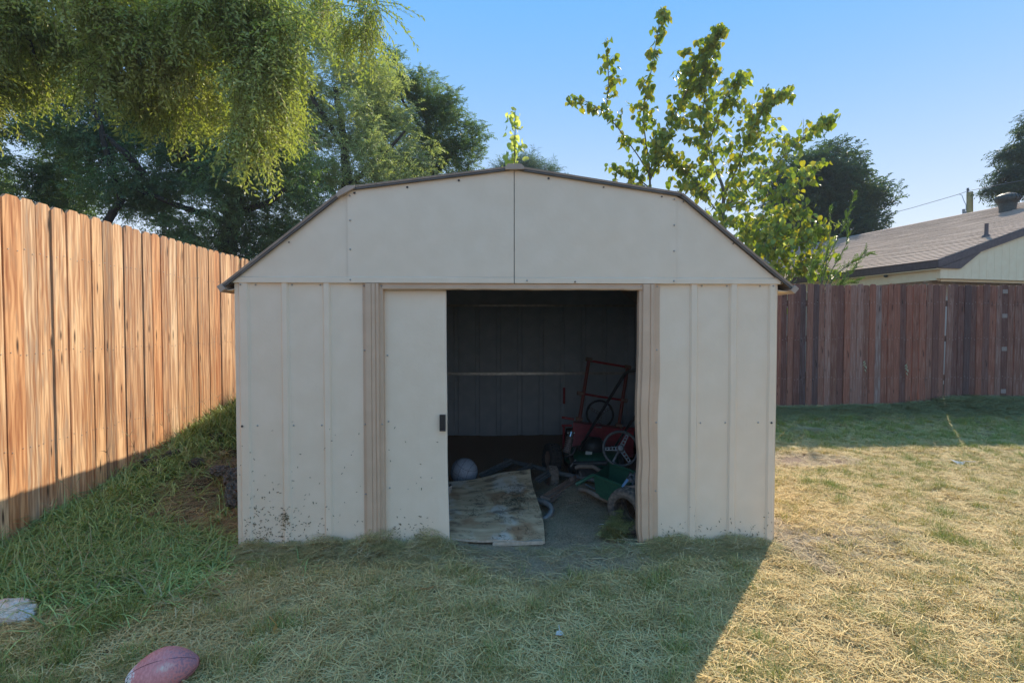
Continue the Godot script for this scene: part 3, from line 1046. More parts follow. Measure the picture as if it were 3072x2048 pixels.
func build_house() -> void:
	var a := deg_to_rad(11.2)
	var s := thing("neighbour_house", "single-storey cream house with brown shingle roof behind the dark fence", "house", Vector3(8.863, 0, -10.0))
	s.rotation.y = a            # x runs along the gable wall, -z along the eave
	var shingle_a := mottled(lin(0.42, 0.295, 0.225), lin(0.52, 0.375, 0.295), 1.2, 0.95, 0.0, 3.0, 0.03, 2)
	var shingle_b := mottled(lin(0.46, 0.325, 0.25), lin(0.56, 0.41, 0.325), 1.2, 0.95, 0.0, 3.0, 0.03, 5)
	var cream := mottled(lin(0.90, 0.73, 0.47), lin(0.93, 0.77, 0.51), 1.0, 0.7)
	var fascia := mottled(lin(0.11, 0.08, 0.075), lin(0.145, 0.105, 0.10), 2.0, 0.7)
	var brickm := [mottled(lin(0.42, 0.30, 0.21), lin(0.5, 0.38, 0.28), 6.0), mottled(lin(0.5, 0.40, 0.30), lin(0.56, 0.46, 0.36), 6.0), mottled(lin(0.36, 0.25, 0.18), lin(0.44, 0.33, 0.24), 6.0)]
	var mortar := plain(lin(0.45, 0.41, 0.35), 0.95)
	var metal := mottled(lin(0.05, 0.055, 0.05), lin(0.09, 0.095, 0.085), 4.0, 0.55, 0.4)
	var pitch := 0.32
	var rg := 6.8               # ridge from the eave
	var ey := 2.609
	var long := 15.0
	var slope := Vector2(1, pitch).normalized()
	# courses of shingles, each lapping the one below
	var n := 42
	var full := rg / slope.x
	for i in n:
		var d0 := full * i / n - 0.03
		var d1 := full * (i + 1) / n
		var g := Geo.new()
		var p := []
		for q in [[d0, 0.012], [d0, 0.027], [d1, 0.012], [d1, 0.004]]:
			p.append(Vector2(slope.x * q[0] - slope.y * q[1], ey + slope.y * q[0] + slope.x * q[1]))
		# long edges waver a little
		var cuts := 30
		for c in cuts:
			var za := -long * c / cuts
			var zb := -long * (c + 1) / cuts
			var ja := Vector2(0, dents.get_noise_2d(i * 3.1, za * 2.0) * 0.006)
			var jb := Vector2(0, dents.get_noise_2d(i * 3.1, zb * 2.0) * 0.006)
			g.quad(Vector3(p[1].x, p[1].y + ja.y, za), Vector3(p[2].x, p[2].y, za), Vector3(p[2].x, p[2].y, zb), Vector3(p[1].x, p[1].y + jb.y, zb))
			g.quad(Vector3(p[0].x, p[0].y, za), Vector3(p[1].x, p[1].y + ja.y, za), Vector3(p[1].x, p[1].y + jb.y, zb), Vector3(p[0].x, p[0].y, zb))
		g.quad(Vector3(p[3].x, p[3].y, 0), Vector3(p[2].x, p[2].y, 0), Vector3(p[1].x, p[1].y, 0), Vector3(p[0].x, p[0].y, 0))
		part("shingle_course", g, shingle_a if (i * 7) % 3 else shingle_b, s)
	var deck := Geo.new()
	var ry := ey + pitch * rg
	deck.prism(PackedVector2Array([Vector2(0, ey - 0.01), Vector2(rg, ry - 0.01), Vector2(rg * 2, ey - 0.01), Vector2(rg * 2, ey - 0.04), Vector2(rg, ry - 0.04), Vector2(0, ey - 0.04)]), -long, -0.005)
	part("roof_deck", deck, fascia, s)
	var far := Geo.new()
	far.prism(PackedVector2Array([Vector2(rg, ry + 0.005), Vector2(rg * 2, ey + 0.005), Vector2(rg * 2, ey - 0.008), Vector2(rg, ry - 0.008)]), -long, 0.0)
	part("roof_slope", far, shingle_a, s)
	var cap := Geo.new()
	cap.prism(PackedVector2Array([Vector2(rg - 0.13, ry - 0.015), Vector2(rg, ry + 0.03), Vector2(rg + 0.13, ry - 0.015), Vector2(rg, ry + 0.02)]), -long, 0.0)
	part("ridge_cap", cap, shingle_b, s)
	# fascia board along the eave, barge board up the gable, boxed return
	var fb := Geo.new()
	fb.box(Vector3(-0.012, ey - 0.075, -long / 2), Vector3(0.024, 0.145, long), Basis(), 0.003)
	part("fascia_board", fb, fascia, s)
	var bb := Geo.new()
	bb.prism(PackedVector2Array([Vector2(-0.024, ey - 0.005), Vector2(-0.024, ey - 0.148), Vector2(rg, ry - 0.165), Vector2(rg, ry - 0.005)]), 0.001, 0.025)
	part("barge_board", bb, fascia, s)
	var bt := Geo.new()
	bt.prism(PackedVector2Array([Vector2(0.0, ey - 0.155), Vector2(0.56, ey - 0.155), Vector2(1.08, 2.80), Vector2(1.0, 2.78)]), -0.022, 0.016)
	part("eave_return", bt, fascia, s)
	var sf := Geo.new()
	sf.box(Vector3(0.25, ey - 0.17, -long / 2 - 0.02), Vector3(0.5, 0.02, long))
	part("soffit", sf, cream, s)
	# side wall under the eave: smooth cream board above, brick below, a dark window
	var sw := Geo.new()
	sw.box(Vector3(0.13, 2.33, -long / 2 - 0.06), Vector3(0.10, 0.22, long - 0.08))
	part("frieze_board", sw, cream, s)
	var core := Geo.new()
	core.box(Vector3(6.86, 1.10, -long / 2 - 0.1), Vector3(13.34, 2.2, long - 0.5))
	part("wall_core", core, mortar, s)
	# siding boards on the gable
	var bw := 0.203
	var k := 0
	while k * bw < rg * 2 - 0.4:
		var x0 := 0.085 + k * bw
		var x1 := x0 + bw - 0.004
		var y0 := minf(ey + pitch * x0, ey + pitch * (rg * 2 - x0)) - 0.03
		var y1 := minf(ey + pitch * x1, ey + pitch * (rg * 2 - x1)) - 0.03
		var g := Geo.new()
		g.prism(PackedVector2Array([Vector2(x0, 2.25), Vector2(x1, 2.25), Vector2(x1, y1), Vector2(x0, y0)]), -0.10, -0.024)
		part("siding_board", g, cream, s)
		k += 1
	var back := Geo.new()
	back.prism(PackedVector2Array([Vector2(0.2, 2.2), Vector2(rg * 2 - 0.2, 2.2), Vector2(rg * 2 - 0.2, ey), Vector2(rg, ry - 0.06), Vector2(0.2, ey)]), -0.16, -0.101)
	part("gable_backing", back, cream, s)
	# bricks: the top courses that show above the fence
	var brick := Geo.new()
	brick.box(Vector3.ZERO, Vector3(0.194, 0.057, 0.03), Basis(), 0.004)
	var bmesh := brick.mesh()
	for row in 5:
		var y := 2.214 - row * 0.067
		var off := 0.1 if row % 2 else 0.0
		for c in 17:
			var o := part("brick", bmesh, brickm[rng.randi() % 3], s)
			o.position = Vector3(0.19 + off + c * 0.204, y, -0.345 + rng.randf_range(-0.003, 0.003))
		for c in 8:
			var o := part("brick", bmesh, brickm[rng.randi() % 3], s)
			o.transform = Transform3D(Basis(Vector3.UP, PI / 2), Vector3(0.182 + rng.randf_range(-0.003, 0.003), y, -0.46 - off - c * 0.204))
	var ledge := Geo.new()
	ledge.box(Vector3(6.8, 2.247, -0.23), Vector3(13.3, 0.012, 0.27))
	part("brick_ledge", ledge, cream, s)
	var win := Geo.new()
	win.box(Vector3(0.17, 1.7, -2.75), Vector3(0.05, 0.9, 1.1))
	part("window", win, plain(lin(0.02, 0.025, 0.035), 0.1), s)
	var lampg := Geo.new()
	lampg.lathe([Vector2(0.0001, 0.0), Vector2(0.035, -0.005), Vector2(0.045, -0.03), Vector2(0.02, -0.05), Vector2(0.0001, -0.05)], 10, Transform3D(Basis(), Vector3(0.03, ey - 0.185, -1.15)))
	part("soffit_lamp", lampg, metal, s)
	# plumbing vent
	var pv := Geo.new()
	var vb := Vector3(1.86, ey + pitch * 1.86, -0.43)
	pv.lathe([Vector2(0.10, -0.02), Vector2(0.08, 0.03), Vector2(0.036, 0.07), Vector2(0.034, 0.30), Vector2(0.0001, 0.30)], 12, Transform3D(Basis(), vb))
	part("vent_pipe", pv, fascia, s)
	# turbine vent: collar and finned globe
	var tb := Vector3(5.55, ey + pitch * 5.55, -2.45)
	var col := Geo.new()
	col.lathe([Vector2(0.185, -0.12), Vector2(0.175, 0.06), Vector2(0.195, 0.20), Vector2(0.20, 0.215), Vector2(0.0001, 0.216)], 20, Transform3D(Basis(), tb))
	var collar := part("turbine_vent", col, metal, s)
	for i in 20:
		var fin := Geo.new()
		var w := TAU * i / 20
		var prof := [[0.20, 0.22], [0.262, 0.29], [0.275, 0.35], [0.25, 0.42], [0.16, 0.475], [0.06, 0.49]]
		for q in prof.size() - 1:
			var u: Array = prof[q]
			var e: Array = prof[q + 1]
			fin.quad(tb + Vector3(cos(w) * u[0], u[1], sin(w) * u[0]), tb + Vector3(cos(w - 0.33) * u[0] * 0.95, u[1], sin(w - 0.33) * u[0] * 0.95), tb + Vector3(cos(w - 0.33) * e[0] * 0.95, e[1], sin(w - 0.33) * e[0] * 0.95), tb + Vector3(cos(w) * e[0], e[1], sin(w) * e[0]))
		part("fin", fin, metal, collar)
	var lid := Geo.new()
	lid.lathe([Vector2(0.13, 0.478), Vector2(0.06, 0.497), Vector2(0.0001, 0.50)], 16, Transform3D(Basis(), tb))
	part("vent_lid", lid, metal, collar)

	# ---- behind the ridge: pole, service drop, a gable hump
	var pole := thing("utility_pole", "yellowish timber service pole rising behind the brown roof ridge", "pole", Vector3(20.01, 2.21, -21.00))
	var pg := Geo.new()
	var top := Vector3(19.89, 6.92, -21.00)
	pg.tube(PackedVector3Array([Vector3(0, -0.5, 0), top - pole.position]), [0.125, 0.11], 12)
	part("post", pg, mottled(lin(0.30, 0.27, 0.12), lin(0.38, 0.34, 0.17), 1.5, 0.8), pole)
	var ins := Geo.new()
	ins.lathe([Vector2(0.0001, 0.17), Vector2(0.05, 0.16), Vector2(0.03, 0.12), Vector2(0.06, 0.09), Vector2(0.03, 0.05), Vector2(0.03, -0.02)], 10, Transform3D(Basis(), top - pole.position + Vector3(-0.09, 0, 0)))
	part("insulator", ins, plain(lin(0.12, 0.14, 0.16), 0.3), pole)
	var mast := Geo.new()
	mast.tube(PackedVector3Array([Vector3(19.25, 3.25, -20.50) - pole.position, Vector3(19.18, 6.09, -20.50) - pole.position]), 0.05, 8)
	mast.tube(PackedVector3Array([Vector3(19.33, 3.25, -20.50) - pole.position, Vector3(19.26, 6.00, -20.50) - pole.position]), 0.035, 8)
	part("service_mast", mast, plain(lin(0.25, 0.26, 0.27), 0.5, 0.4), pole)
	var wire := Geo.new()
	wire.tube(PackedVector3Array([Vector3(18.30, 6.53, -24.00), Vector3(19.16, 6.74, -23.00), Vector3(19.72, 6.91, -21.40), Vector3(19.84, 6.97, -21.00), Vector3(19.53, 6.83, -20.00), Vector3(19.80, 6.71, -18.00)]), 0.011, 5)
	tag(part("service_wire", wire, plain(lin(0.12, 0.13, 0.14), 0.6), self), "thin overhead wire crossing the sky to the pole behind the roof", "wire")
	var dropw := Geo.new()
	dropw.tube(PackedVector3Array([Vector3(19.70, 6.91, -21.30), Vector3(19.74, 6.84, -21.20), Vector3(19.64, 6.57, -21.00), Vector3(19.55, 6.34, -20.80), Vector3(19.37, 6.06, -20.60)]), 0.012, 5)
	tag(part("drop_wire", dropw, plain(lin(0.35, 0.36, 0.38), 0.6), self), "pale looping wire dropping from the overhead line to the mast", "wire")
	var hump := thing("far_roof", "dark low roof hump just behind the ridge left of the pole", "roof", Vector3(17.96, 3.16, -19.50))
	var hg := Geo.new()
	hg.prism(PackedVector2Array([Vector2(-1.1, 0.0), Vector2(0.55, 0.0), Vector2(0.52, 2.42), Vector2(0.28, 2.50), Vector2(-0.1, 2.41), Vector2(-1.1, 2.05)]), -0.8, 0.0)
	part("roof_slope", hg, fascia, hump)


func build_big_trees() -> void:
	var bark := mottled(lin(0.030, 0.024, 0.018), lin(0.065, 0.05, 0.038), 2.0, 0.95, 0.0, 8.0, 0.03, 4)
	var pale_bark := mottled(lin(0.10, 0.085, 0.065), lin(0.16, 0.14, 0.11), 3.0, 0.9, 0.0, 8.0, 0.03, 4)
	var glossy := leafy(lin(0.85, 1.0, 0.35), 0.38)
	var matte := leafy(lin(0.85, 1.0, 0.35), 0.5)
	var small := spray(12, 0.30, 0.075, 0.026, 0.15)
	var mid := spray(13, 0.36, 0.085, 0.038, 0.2)
	var hang := spray(17, 0.52, 0.066, 0.026, 0.40)

	# the dark oak behind the cedar fence
	var t := tree("dark_oak_tree", "large dark-green oak with a thick dark trunk behind the cedar fence", Vector3(-6.55, 0.3, -13.0))
	limb(t, "trunk", [Vector3(-6.55, 0.0, -13.0), Vector3(-6.68, 3.22, -13.00), Vector3(-6.58, 3.97, -13.00), Vector3(-6.41, 4.61, -13.00), Vector3(-6.03, 5.26, -13.00)], 0.24, 0.13, bark, 10)
	for q in [[Vector3(-6.42, 4.51, -13.00), Vector3(-6.93, 4.92, -12.60), Vector3(-7.50, 5.56, -12.40)], [Vector3(-6.62, 3.86, -13.00), Vector3(-7.29, 4.07, -12.50), Vector3(-8.25, 4.44, -12.00)], [Vector3(-6.56, 4.08, -13.00), Vector3(-5.50, 4.21, -12.60), Vector3(-4.94, 4.60, -12.50)], [Vector3(-9.52, 3.23, -12.50), Vector3(-8.58, 4.19, -12.20), Vector3(-8.85, 5.60, -12.00), Vector3(-9.16, 6.66, -12.00)], [Vector3(-8.02, 4.76, -12.10), Vector3(-8.37, 5.21, -12.00), Vector3(-8.80, 5.60, -12.00)]]:
		limb(t, "limb", q, 0.10, 0.04, bark)
	crown(t, [[Vector3(-11.03, 5.16, -12.74), 0.56], [Vector3(-6.07, 5.81, -13.43), 0.92], [Vector3(-6.13, 2.99, -13.31), 0.57], [Vector3(-10.76, 7.74, -13.21), 0.80], [Vector3(-13.41, 7.89, -13.42), 0.94], [Vector3(-8.91, 4.44, -13.70), 0.73], [Vector3(-12.09, 6.50, -12.96), 0.71], [Vector3(-8.79, 6.96, -13.86), 0.91], [Vector3(-13.86, 4.34, -13.68), 0.55], [Vector3(-9.33, 5.47, -12.54), 0.68], [Vector3(-7.14, 6.12, -12.97), 0.90], [Vector3(-6.14, 4.45, -12.24), 0.89], [Vector3(-7.48, 3.73, -12.86), 0.71], [Vector3(-12.12, 5.31, -12.56), 0.78], [Vector3(-10.31, 3.77, -13.68), 0.77], [Vector3(-9.63, 7.10, -13.51), 0.58], [Vector3(-13.76, 6.52, -13.59), 0.85], [Vector3(-4.97, 4.58, -12.80), 0.84], [Vector3(-8.09, 5.17, -12.84), 0.89], [Vector3(-13.22, 7.86, -13.91), 0.70], [Vector3(-9.03, 3.22, -13.81), 0.60], [Vector3(-10.08, 3.45, -12.40), 0.57], [Vector3(-9.72, 4.72, -13.03), 0.63], [Vector3(-10.94, 6.89, -12.42), 0.57], [Vector3(-12.61, 8.31, -13.95), 0.74], [Vector3(-10.94, 4.70, -13.60), 0.74], [Vector3(-9.88, 5.89, -12.33), 0.71], [Vector3(-12.62, 4.90, -13.69), 0.60], [Vector3(-6.71, 3.54, -12.82), 0.74], [Vector3(-5.55, 3.57, -13.91), 0.74], [Vector3(-8.51, 4.63, -12.48), 0.86], [Vector3(-6.94, 2.92, -12.29), 0.63], [Vector3(-6.52, 5.57, -12.65), 0.60], [Vector3(-8.50, 5.91, -12.83), 0.73], [Vector3(-10.89, 5.47, -13.36), 0.63], [Vector3(-12.26, 6.71, -12.71), 0.93], [Vector3(-7.47, 4.71, -12.89), 0.59], [Vector3(-6.62, 5.17, -13.04), 0.77], [Vector3(-7.76, 5.56, -13.58), 0.59], [Vector3(-5.93, 3.77, -13.02), 0.74], [Vector3(-10.06, 6.91, -12.92), 0.70], [Vector3(-11.43, 6.15, -13.06), 0.91], [Vector3(-10.23, 6.76, -12.32), 0.55], [Vector3(-9.29, 5.95, -13.15), 0.63], [Vector3(-5.14, 5.80, -12.27), 0.75], [Vector3(-11.29, 4.54, -13.28), 0.80]], 17000, small, glossy, Color(0.16, 0.25, 0.13), Color(0.27, 0.35, 0.15), -0.16, 0.55, 3)
	# grey-green tree right of it
	t = tree("grey_green_tree", "tall grey-green tree with fine sunlit leaves left of the shed roof", Vector3(-4.1, 0.2, -15.5))
	limb(t, "trunk", [Vector3(-4.1, 0.0, -15.5), Vector3(-4.21, 3.23, -15.50), Vector3(-4.35, 4.90, -15.50), Vector3(-4.46, 6.69, -15.50), Vector3(-4.70, 8.34, -15.50)], 0.26, 0.07, bark, 9)
	for q in [[Vector3(-4.32, 4.77, -15.50), Vector3(-5.19, 5.64, -15.00), Vector3(-5.91, 6.87, -15.00)], [Vector3(-4.38, 5.41, -15.50), Vector3(-3.21, 6.16, -15.00), Vector3(-2.58, 6.91, -15.00)], [Vector3(-4.46, 6.56, -15.50), Vector3(-5.17, 7.74, -15.00), Vector3(-5.52, 8.71, -15.00)]]:
		limb(t, "limb", q, 0.09, 0.03, bark)
	crown(t, [[Vector3(-4.54, 5.54, -15.51), 0.60], [Vector3(-7.20, 9.83, -15.01), 0.67], [Vector3(-6.36, 7.24, -15.34), 0.86], [Vector3(-6.16, 4.19, -15.13), 0.64], [Vector3(-3.81, 4.06, -15.28), 0.84], [Vector3(-2.45, 6.44, -15.79), 0.83], [Vector3(-6.49, 5.75, -14.70), 0.88], [Vector3(-3.97, 7.33, -14.50), 0.60], [Vector3(-6.17, 10.56, -15.87), 0.72], [Vector3(-4.73, 10.00, -16.13), 0.92], [Vector3(-5.86, 8.92, -16.18), 0.67], [Vector3(-7.95, 8.68, -15.17), 0.78], [Vector3(-5.55, 6.98, -15.86), 0.58], [Vector3(-3.27, 5.80, -14.59), 0.70], [Vector3(-5.22, 4.33, -15.33), 0.60], [Vector3(-3.05, 7.61, -16.15), 0.82], [Vector3(-7.13, 8.53, -16.00), 0.74], [Vector3(-6.11, 8.02, -15.64), 0.82], [Vector3(-7.37, 8.96, -15.56), 0.72], [Vector3(-6.38, 9.63, -14.47), 0.94], [Vector3(-6.85, 6.77, -14.61), 0.67], [Vector3(-3.33, 8.63, -15.77), 0.78], [Vector3(-3.05, 4.11, -15.50), 0.64], [Vector3(-2.55, 5.18, -15.47), 0.59], [Vector3(-5.01, 8.35, -15.90), 0.75], [Vector3(-5.31, 5.68, -15.12), 0.94], [Vector3(-6.39, 6.75, -16.12), 0.91], [Vector3(-4.24, 7.02, -16.00), 0.64], [Vector3(-8.10, 9.71, -15.41), 0.79], [Vector3(-4.43, 5.90, -14.59), 0.85], [Vector3(-7.74, 7.73, -15.29), 0.94], [Vector3(-3.26, 6.35, -14.53), 0.66], [Vector3(-5.35, 10.60, -16.12), 0.82], [Vector3(-6.24, 5.45, -16.19), 0.64], [Vector3(-6.94, 7.39, -14.88), 0.85], [Vector3(-4.70, 3.92, -15.15), 0.75], [Vector3(-6.42, 9.37, -15.35), 0.71], [Vector3(-6.41, 5.06, -14.84), 0.66], [Vector3(-4.29, 8.63, -14.57), 0.58], [Vector3(-2.78, 5.60, -15.17), 0.80], [Vector3(-3.53, 4.90, -15.53), 0.81], [Vector3(-4.02, 9.14, -16.10), 0.87], [Vector3(-5.35, 9.71, -15.17), 0.63], [Vector3(-4.87, 7.25, -15.65), 0.84], [Vector3(-4.39, 4.60, -14.91), 0.68], [Vector3(-4.12, 8.21, -15.29), 0.55], [Vector3(-3.82, 7.27, -15.72), 0.70], [Vector3(-5.69, 7.79, -15.93), 0.80]], 11500, small, glossy, Color(0.44, 0.48, 0.26), Color(0.62, 0.63, 0.36), -0.22, 0.7, 8)
	# darker tree nearer the sky
	t = tree("pointed_green_tree", "dark green tree with pointed shoots standing against the blue sky", Vector3(-2.0, 0.2, -18.0))
	limb(t, "trunk", [Vector3(-2.0, 0.0, -18.0), Vector3(-2.07, 3.56, -18.00), Vector3(-2.06, 6.26, -18.00), Vector3(-2.27, 8.05, -18.00), Vector3(-2.64, 9.52, -18.00)], 0.24, 0.05, bark, 9)
	for q in [[Vector3(-2.06, 6.56, -18.00), Vector3(-1.15, 7.61, -18.00), Vector3(-0.62, 7.92, -18.00)], [Vector3(-2.20, 7.60, -18.00), Vector3(-3.09, 8.93, -18.00), Vector3(-3.60, 9.95, -18.00)]]:
		limb(t, "limb", q, 0.08, 0.03, bark)
	crown(t, [[Vector3(-3.07, 9.53, -17.57), 0.44], [Vector3(-2.44, 6.69, -18.58), 0.44], [Vector3(-4.17, 7.23, -17.86), 0.63], [Vector3(-3.28, 8.43, -17.68), 0.57], [Vector3(-0.66, 7.30, -17.81), 0.42], [Vector3(-4.09, 9.95, -18.03), 0.45], [Vector3(-1.03, 6.66, -17.43), 0.50], [Vector3(-1.44, 8.15, -17.61), 0.68], [Vector3(-3.12, 6.82, -17.92), 0.71], [Vector3(-2.40, 7.90, -17.61), 0.57], [Vector3(-2.45, 7.41, -18.24), 0.71], [Vector3(-3.70, 6.32, -18.59), 0.69], [Vector3(-4.33, 8.88, -17.91), 0.72], [Vector3(-2.65, 8.92, -18.03), 0.48], [Vector3(-2.44, 9.56, -17.87), 0.58], [Vector3(-1.62, 7.50, -17.72), 0.74], [Vector3(-3.70, 8.26, -18.26), 0.71], [Vector3(-3.43, 10.04, -17.56), 0.53], [Vector3(-4.03, 6.67, -17.97), 0.64], [Vector3(-1.70, 8.88, -17.42), 0.56], [Vector3(-1.17, 6.00, -17.57), 0.52], [Vector3(-3.45, 9.23, -18.01), 0.47], [Vector3(-0.72, 8.06, -18.19), 0.51], [Vector3(-2.21, 8.61, -17.85), 0.52], [Vector3(-2.96, 6.39, -18.39), 0.70], [Vector3(-1.88, 7.03, -18.03), 0.60], [Vector3(-1.79, 6.24, -17.81), 0.55], [Vector3(-3.76, 8.47, -17.57), 0.42], [Vector3(-1.79, 8.67, -17.83), 0.69], [Vector3(-4.17, 8.18, -17.71), 0.65], [Vector3(-2.87, 9.20, -17.78), 0.53], [Vector3(-3.70, 7.11, -18.20), 0.44], [Vector3(-1.20, 7.33, -17.45), 0.50], [Vector3(-3.91, 9.58, -18.21), 0.46]], 7500, small, matte, Color(0.14, 0.22, 0.11), Color(0.26, 0.33, 0.14), -0.2, 0.8, 12, -0.5)
	# boughs hanging into the picture from a tree that stands left of the view
	t = tree("overhanging_tree", "yellow-green tree whose drooping boughs hang in from the upper left", Vector3(-8.6, 0.4, -6.6))
	limb(t, "trunk", [Vector3(-8.6, 0.0, -6.6), Vector3(-8.5, 2.2, -6.7), Vector3(-8.0, 4.6, -7.0), Vector3(-7.2, 7.2, -7.4)], 0.3, 0.16, bark, 10)
	for q in [[Vector3(-8.0, 4.6, -7.0), Vector3(-6.2, 6.6, -7.4), Vector3(-4.56, 6.29, -7.60), Vector3(-3.09, 6.20, -7.60), Vector3(-1.80, 5.92, -7.60)], [Vector3(-4.59, 6.29, -7.60), Vector3(-4.57, 5.56, -7.60), Vector3(-4.53, 5.01, -7.60), Vector3(-4.49, 4.46, -7.60)], [Vector3(-4.07, 6.27, -7.60), Vector3(-3.79, 5.21, -7.50), Vector3(-3.56, 4.73, -7.50), Vector3(-3.47, 4.06, -7.50)], [Vector3(-7.6, 5.6, -7.1), Vector3(-6.43, 5.75, -7.20), Vector3(-6.27, 5.18, -7.20), Vector3(-6.11, 4.72, -7.20)], [Vector3(-3.34, 6.23, -7.60), Vector3(-2.98, 5.53, -7.60), Vector3(-2.80, 4.91, -7.60)], [Vector3(-5.91, 6.01, -7.40), Vector3(-5.45, 5.43, -7.40), Vector3(-5.11, 4.66, -7.40)]]:
		limb(t, "limb", q, 0.05, 0.012, bark)
	crown(t, [[Vector3(-4.77, 4.74, -6.90), 0.28], [Vector3(-6.63, 4.70, -6.50), 0.27], [Vector3(-2.81, 5.53, -6.74), 0.32], [Vector3(-6.90, 6.86, -8.51), 0.34], [Vector3(-3.20, 3.90, -6.87), 0.39], [Vector3(-3.89, 5.47, -6.54), 0.44], [Vector3(-3.64, 4.87, -7.81), 0.31], [Vector3(-4.20, 4.76, -7.13), 0.38], [Vector3(-6.63, 5.30, -7.45), 0.29], [Vector3(-7.68, 6.48, -7.82), 0.33], [Vector3(-3.43, 5.49, -6.77), 0.33], [Vector3(-2.47, 5.12, -6.67), 0.33], [Vector3(-7.31, 6.21, -7.84), 0.35], [Vector3(-6.11, 5.53, -7.63), 0.32], [Vector3(-4.54, 5.20, -6.76), 0.34], [Vector3(-7.42, 5.26, -8.36), 0.25], [Vector3(-4.99, 4.64, -7.66), 0.34], [Vector3(-3.20, 5.12, -6.91), 0.26], [Vector3(-4.42, 5.73, -8.02), 0.24], [Vector3(-3.48, 4.59, -6.61), 0.27], [Vector3(-5.70, 6.21, -7.61), 0.36], [Vector3(-2.09, 5.93, -7.60), 0.44], [Vector3(-5.95, 5.73, -6.74), 0.43], [Vector3(-7.49, 4.80, -7.66), 0.37], [Vector3(-2.74, 4.54, -6.70), 0.43], [Vector3(-8.24, 6.15, -8.42), 0.33], [Vector3(-5.62, 5.53, -7.64), 0.36], [Vector3(-4.66, 4.52, -7.54), 0.35], [Vector3(-2.94, 5.20, -7.11), 0.45], [Vector3(-6.59, 5.42, -8.22), 0.34], [Vector3(-4.32, 4.81, -6.83), 0.26], [Vector3(-3.91, 6.62, -8.16), 0.32], [Vector3(-7.68, 5.68, -7.99), 0.28], [Vector3(-5.03, 4.45, -6.80), 0.24], [Vector3(-4.40, 5.19, -8.56), 0.41], [Vector3(-7.11, 5.21, -6.91), 0.45], [Vector3(-3.92, 5.69, -7.11), 0.44], [Vector3(-7.72, 5.96, -7.59), 0.28], [Vector3(-4.44, 5.55, -7.41), 0.44], [Vector3(-4.99, 6.07, -7.90), 0.43], [Vector3(-6.10, 5.44, -7.15), 0.34], [Vector3(-2.69, 6.29, -8.00), 0.25], [Vector3(-5.16, 6.15, -7.42), 0.35], [Vector3(-3.26, 5.69, -7.26), 0.38], [Vector3(-3.29, 4.60, -7.70), 0.43], [Vector3(-6.38, 5.24, -6.86), 0.28], [Vector3(-4.99, 5.29, -6.57), 0.46], [Vector3(-5.55, 5.46, -7.30), 0.41], [Vector3(-4.01, 5.83, -8.00), 0.28], [Vector3(-4.86, 6.36, -7.64), 0.25], [Vector3(-7.14, 4.57, -6.95), 0.39], [Vector3(-7.40, 5.19, -7.97), 0.35], [Vector3(-4.97, 5.80, -8.48), 0.41], [Vector3(-6.73, 5.83, -7.54), 0.38], [Vector3(-3.28, 4.97, -7.18), 0.26], [Vector3(-7.01, 5.55, -8.27), 0.42], [Vector3(-3.31, 4.55, -6.75), 0.23], [Vector3(-4.76, 4.98, -8.46), 0.28], [Vector3(-8.04, 6.34, -8.19), 0.32], [Vector3(-7.61, 5.08, -7.61), 0.41]], 6800, hang, matte, Color(0.42, 0.47, 0.16), Color(0.62, 0.61, 0.25), 0.07, 0.95, 21, 0.45)
	# pine far away above the ridge
	t = tree("distant_pine_tree", "distant pine whose rounded top shows just above the shed ridge", Vector3(2.6, 0.0, -40.0))
	limb(t, "trunk", [Vector3(2.6, 0, -40), Vector3(2.31, 7.73, -40.00), Vector3(2.30, 13.76, -40.00)], 0.3, 0.1, bark)
	crown(t, [[Vector3(2.30, 13.26, -40.00), 1.35], [Vector3(3.99, 12.70, -40.00), 1.2], [Vector3(0.79, 12.91, -40.00), 1.1], [Vector3(2.31, 11.75, -40.00), 2.0], [Vector3(5.18, 12.11, -40.00), 0.8]], 3500, spray(16, 0.5, 0.26, 0.022, -0.1), matte, Color(0.07, 0.13, 0.08), Color(0.13, 0.19, 0.09), -0.3, 0.5, 33, -0.7)
	# round dark tree by the house
	t = tree("round_dark_tree", "round dense dark-green tree beside the brown shingle roof", Vector3(16.2, 0.0, -25.0))
	limb(t, "trunk", [Vector3(16.2, 0, -25), Vector3(16.46, 4.10, -25.00), Vector3(16.40, 7.74, -25.00)], 0.35, 0.12, bark)
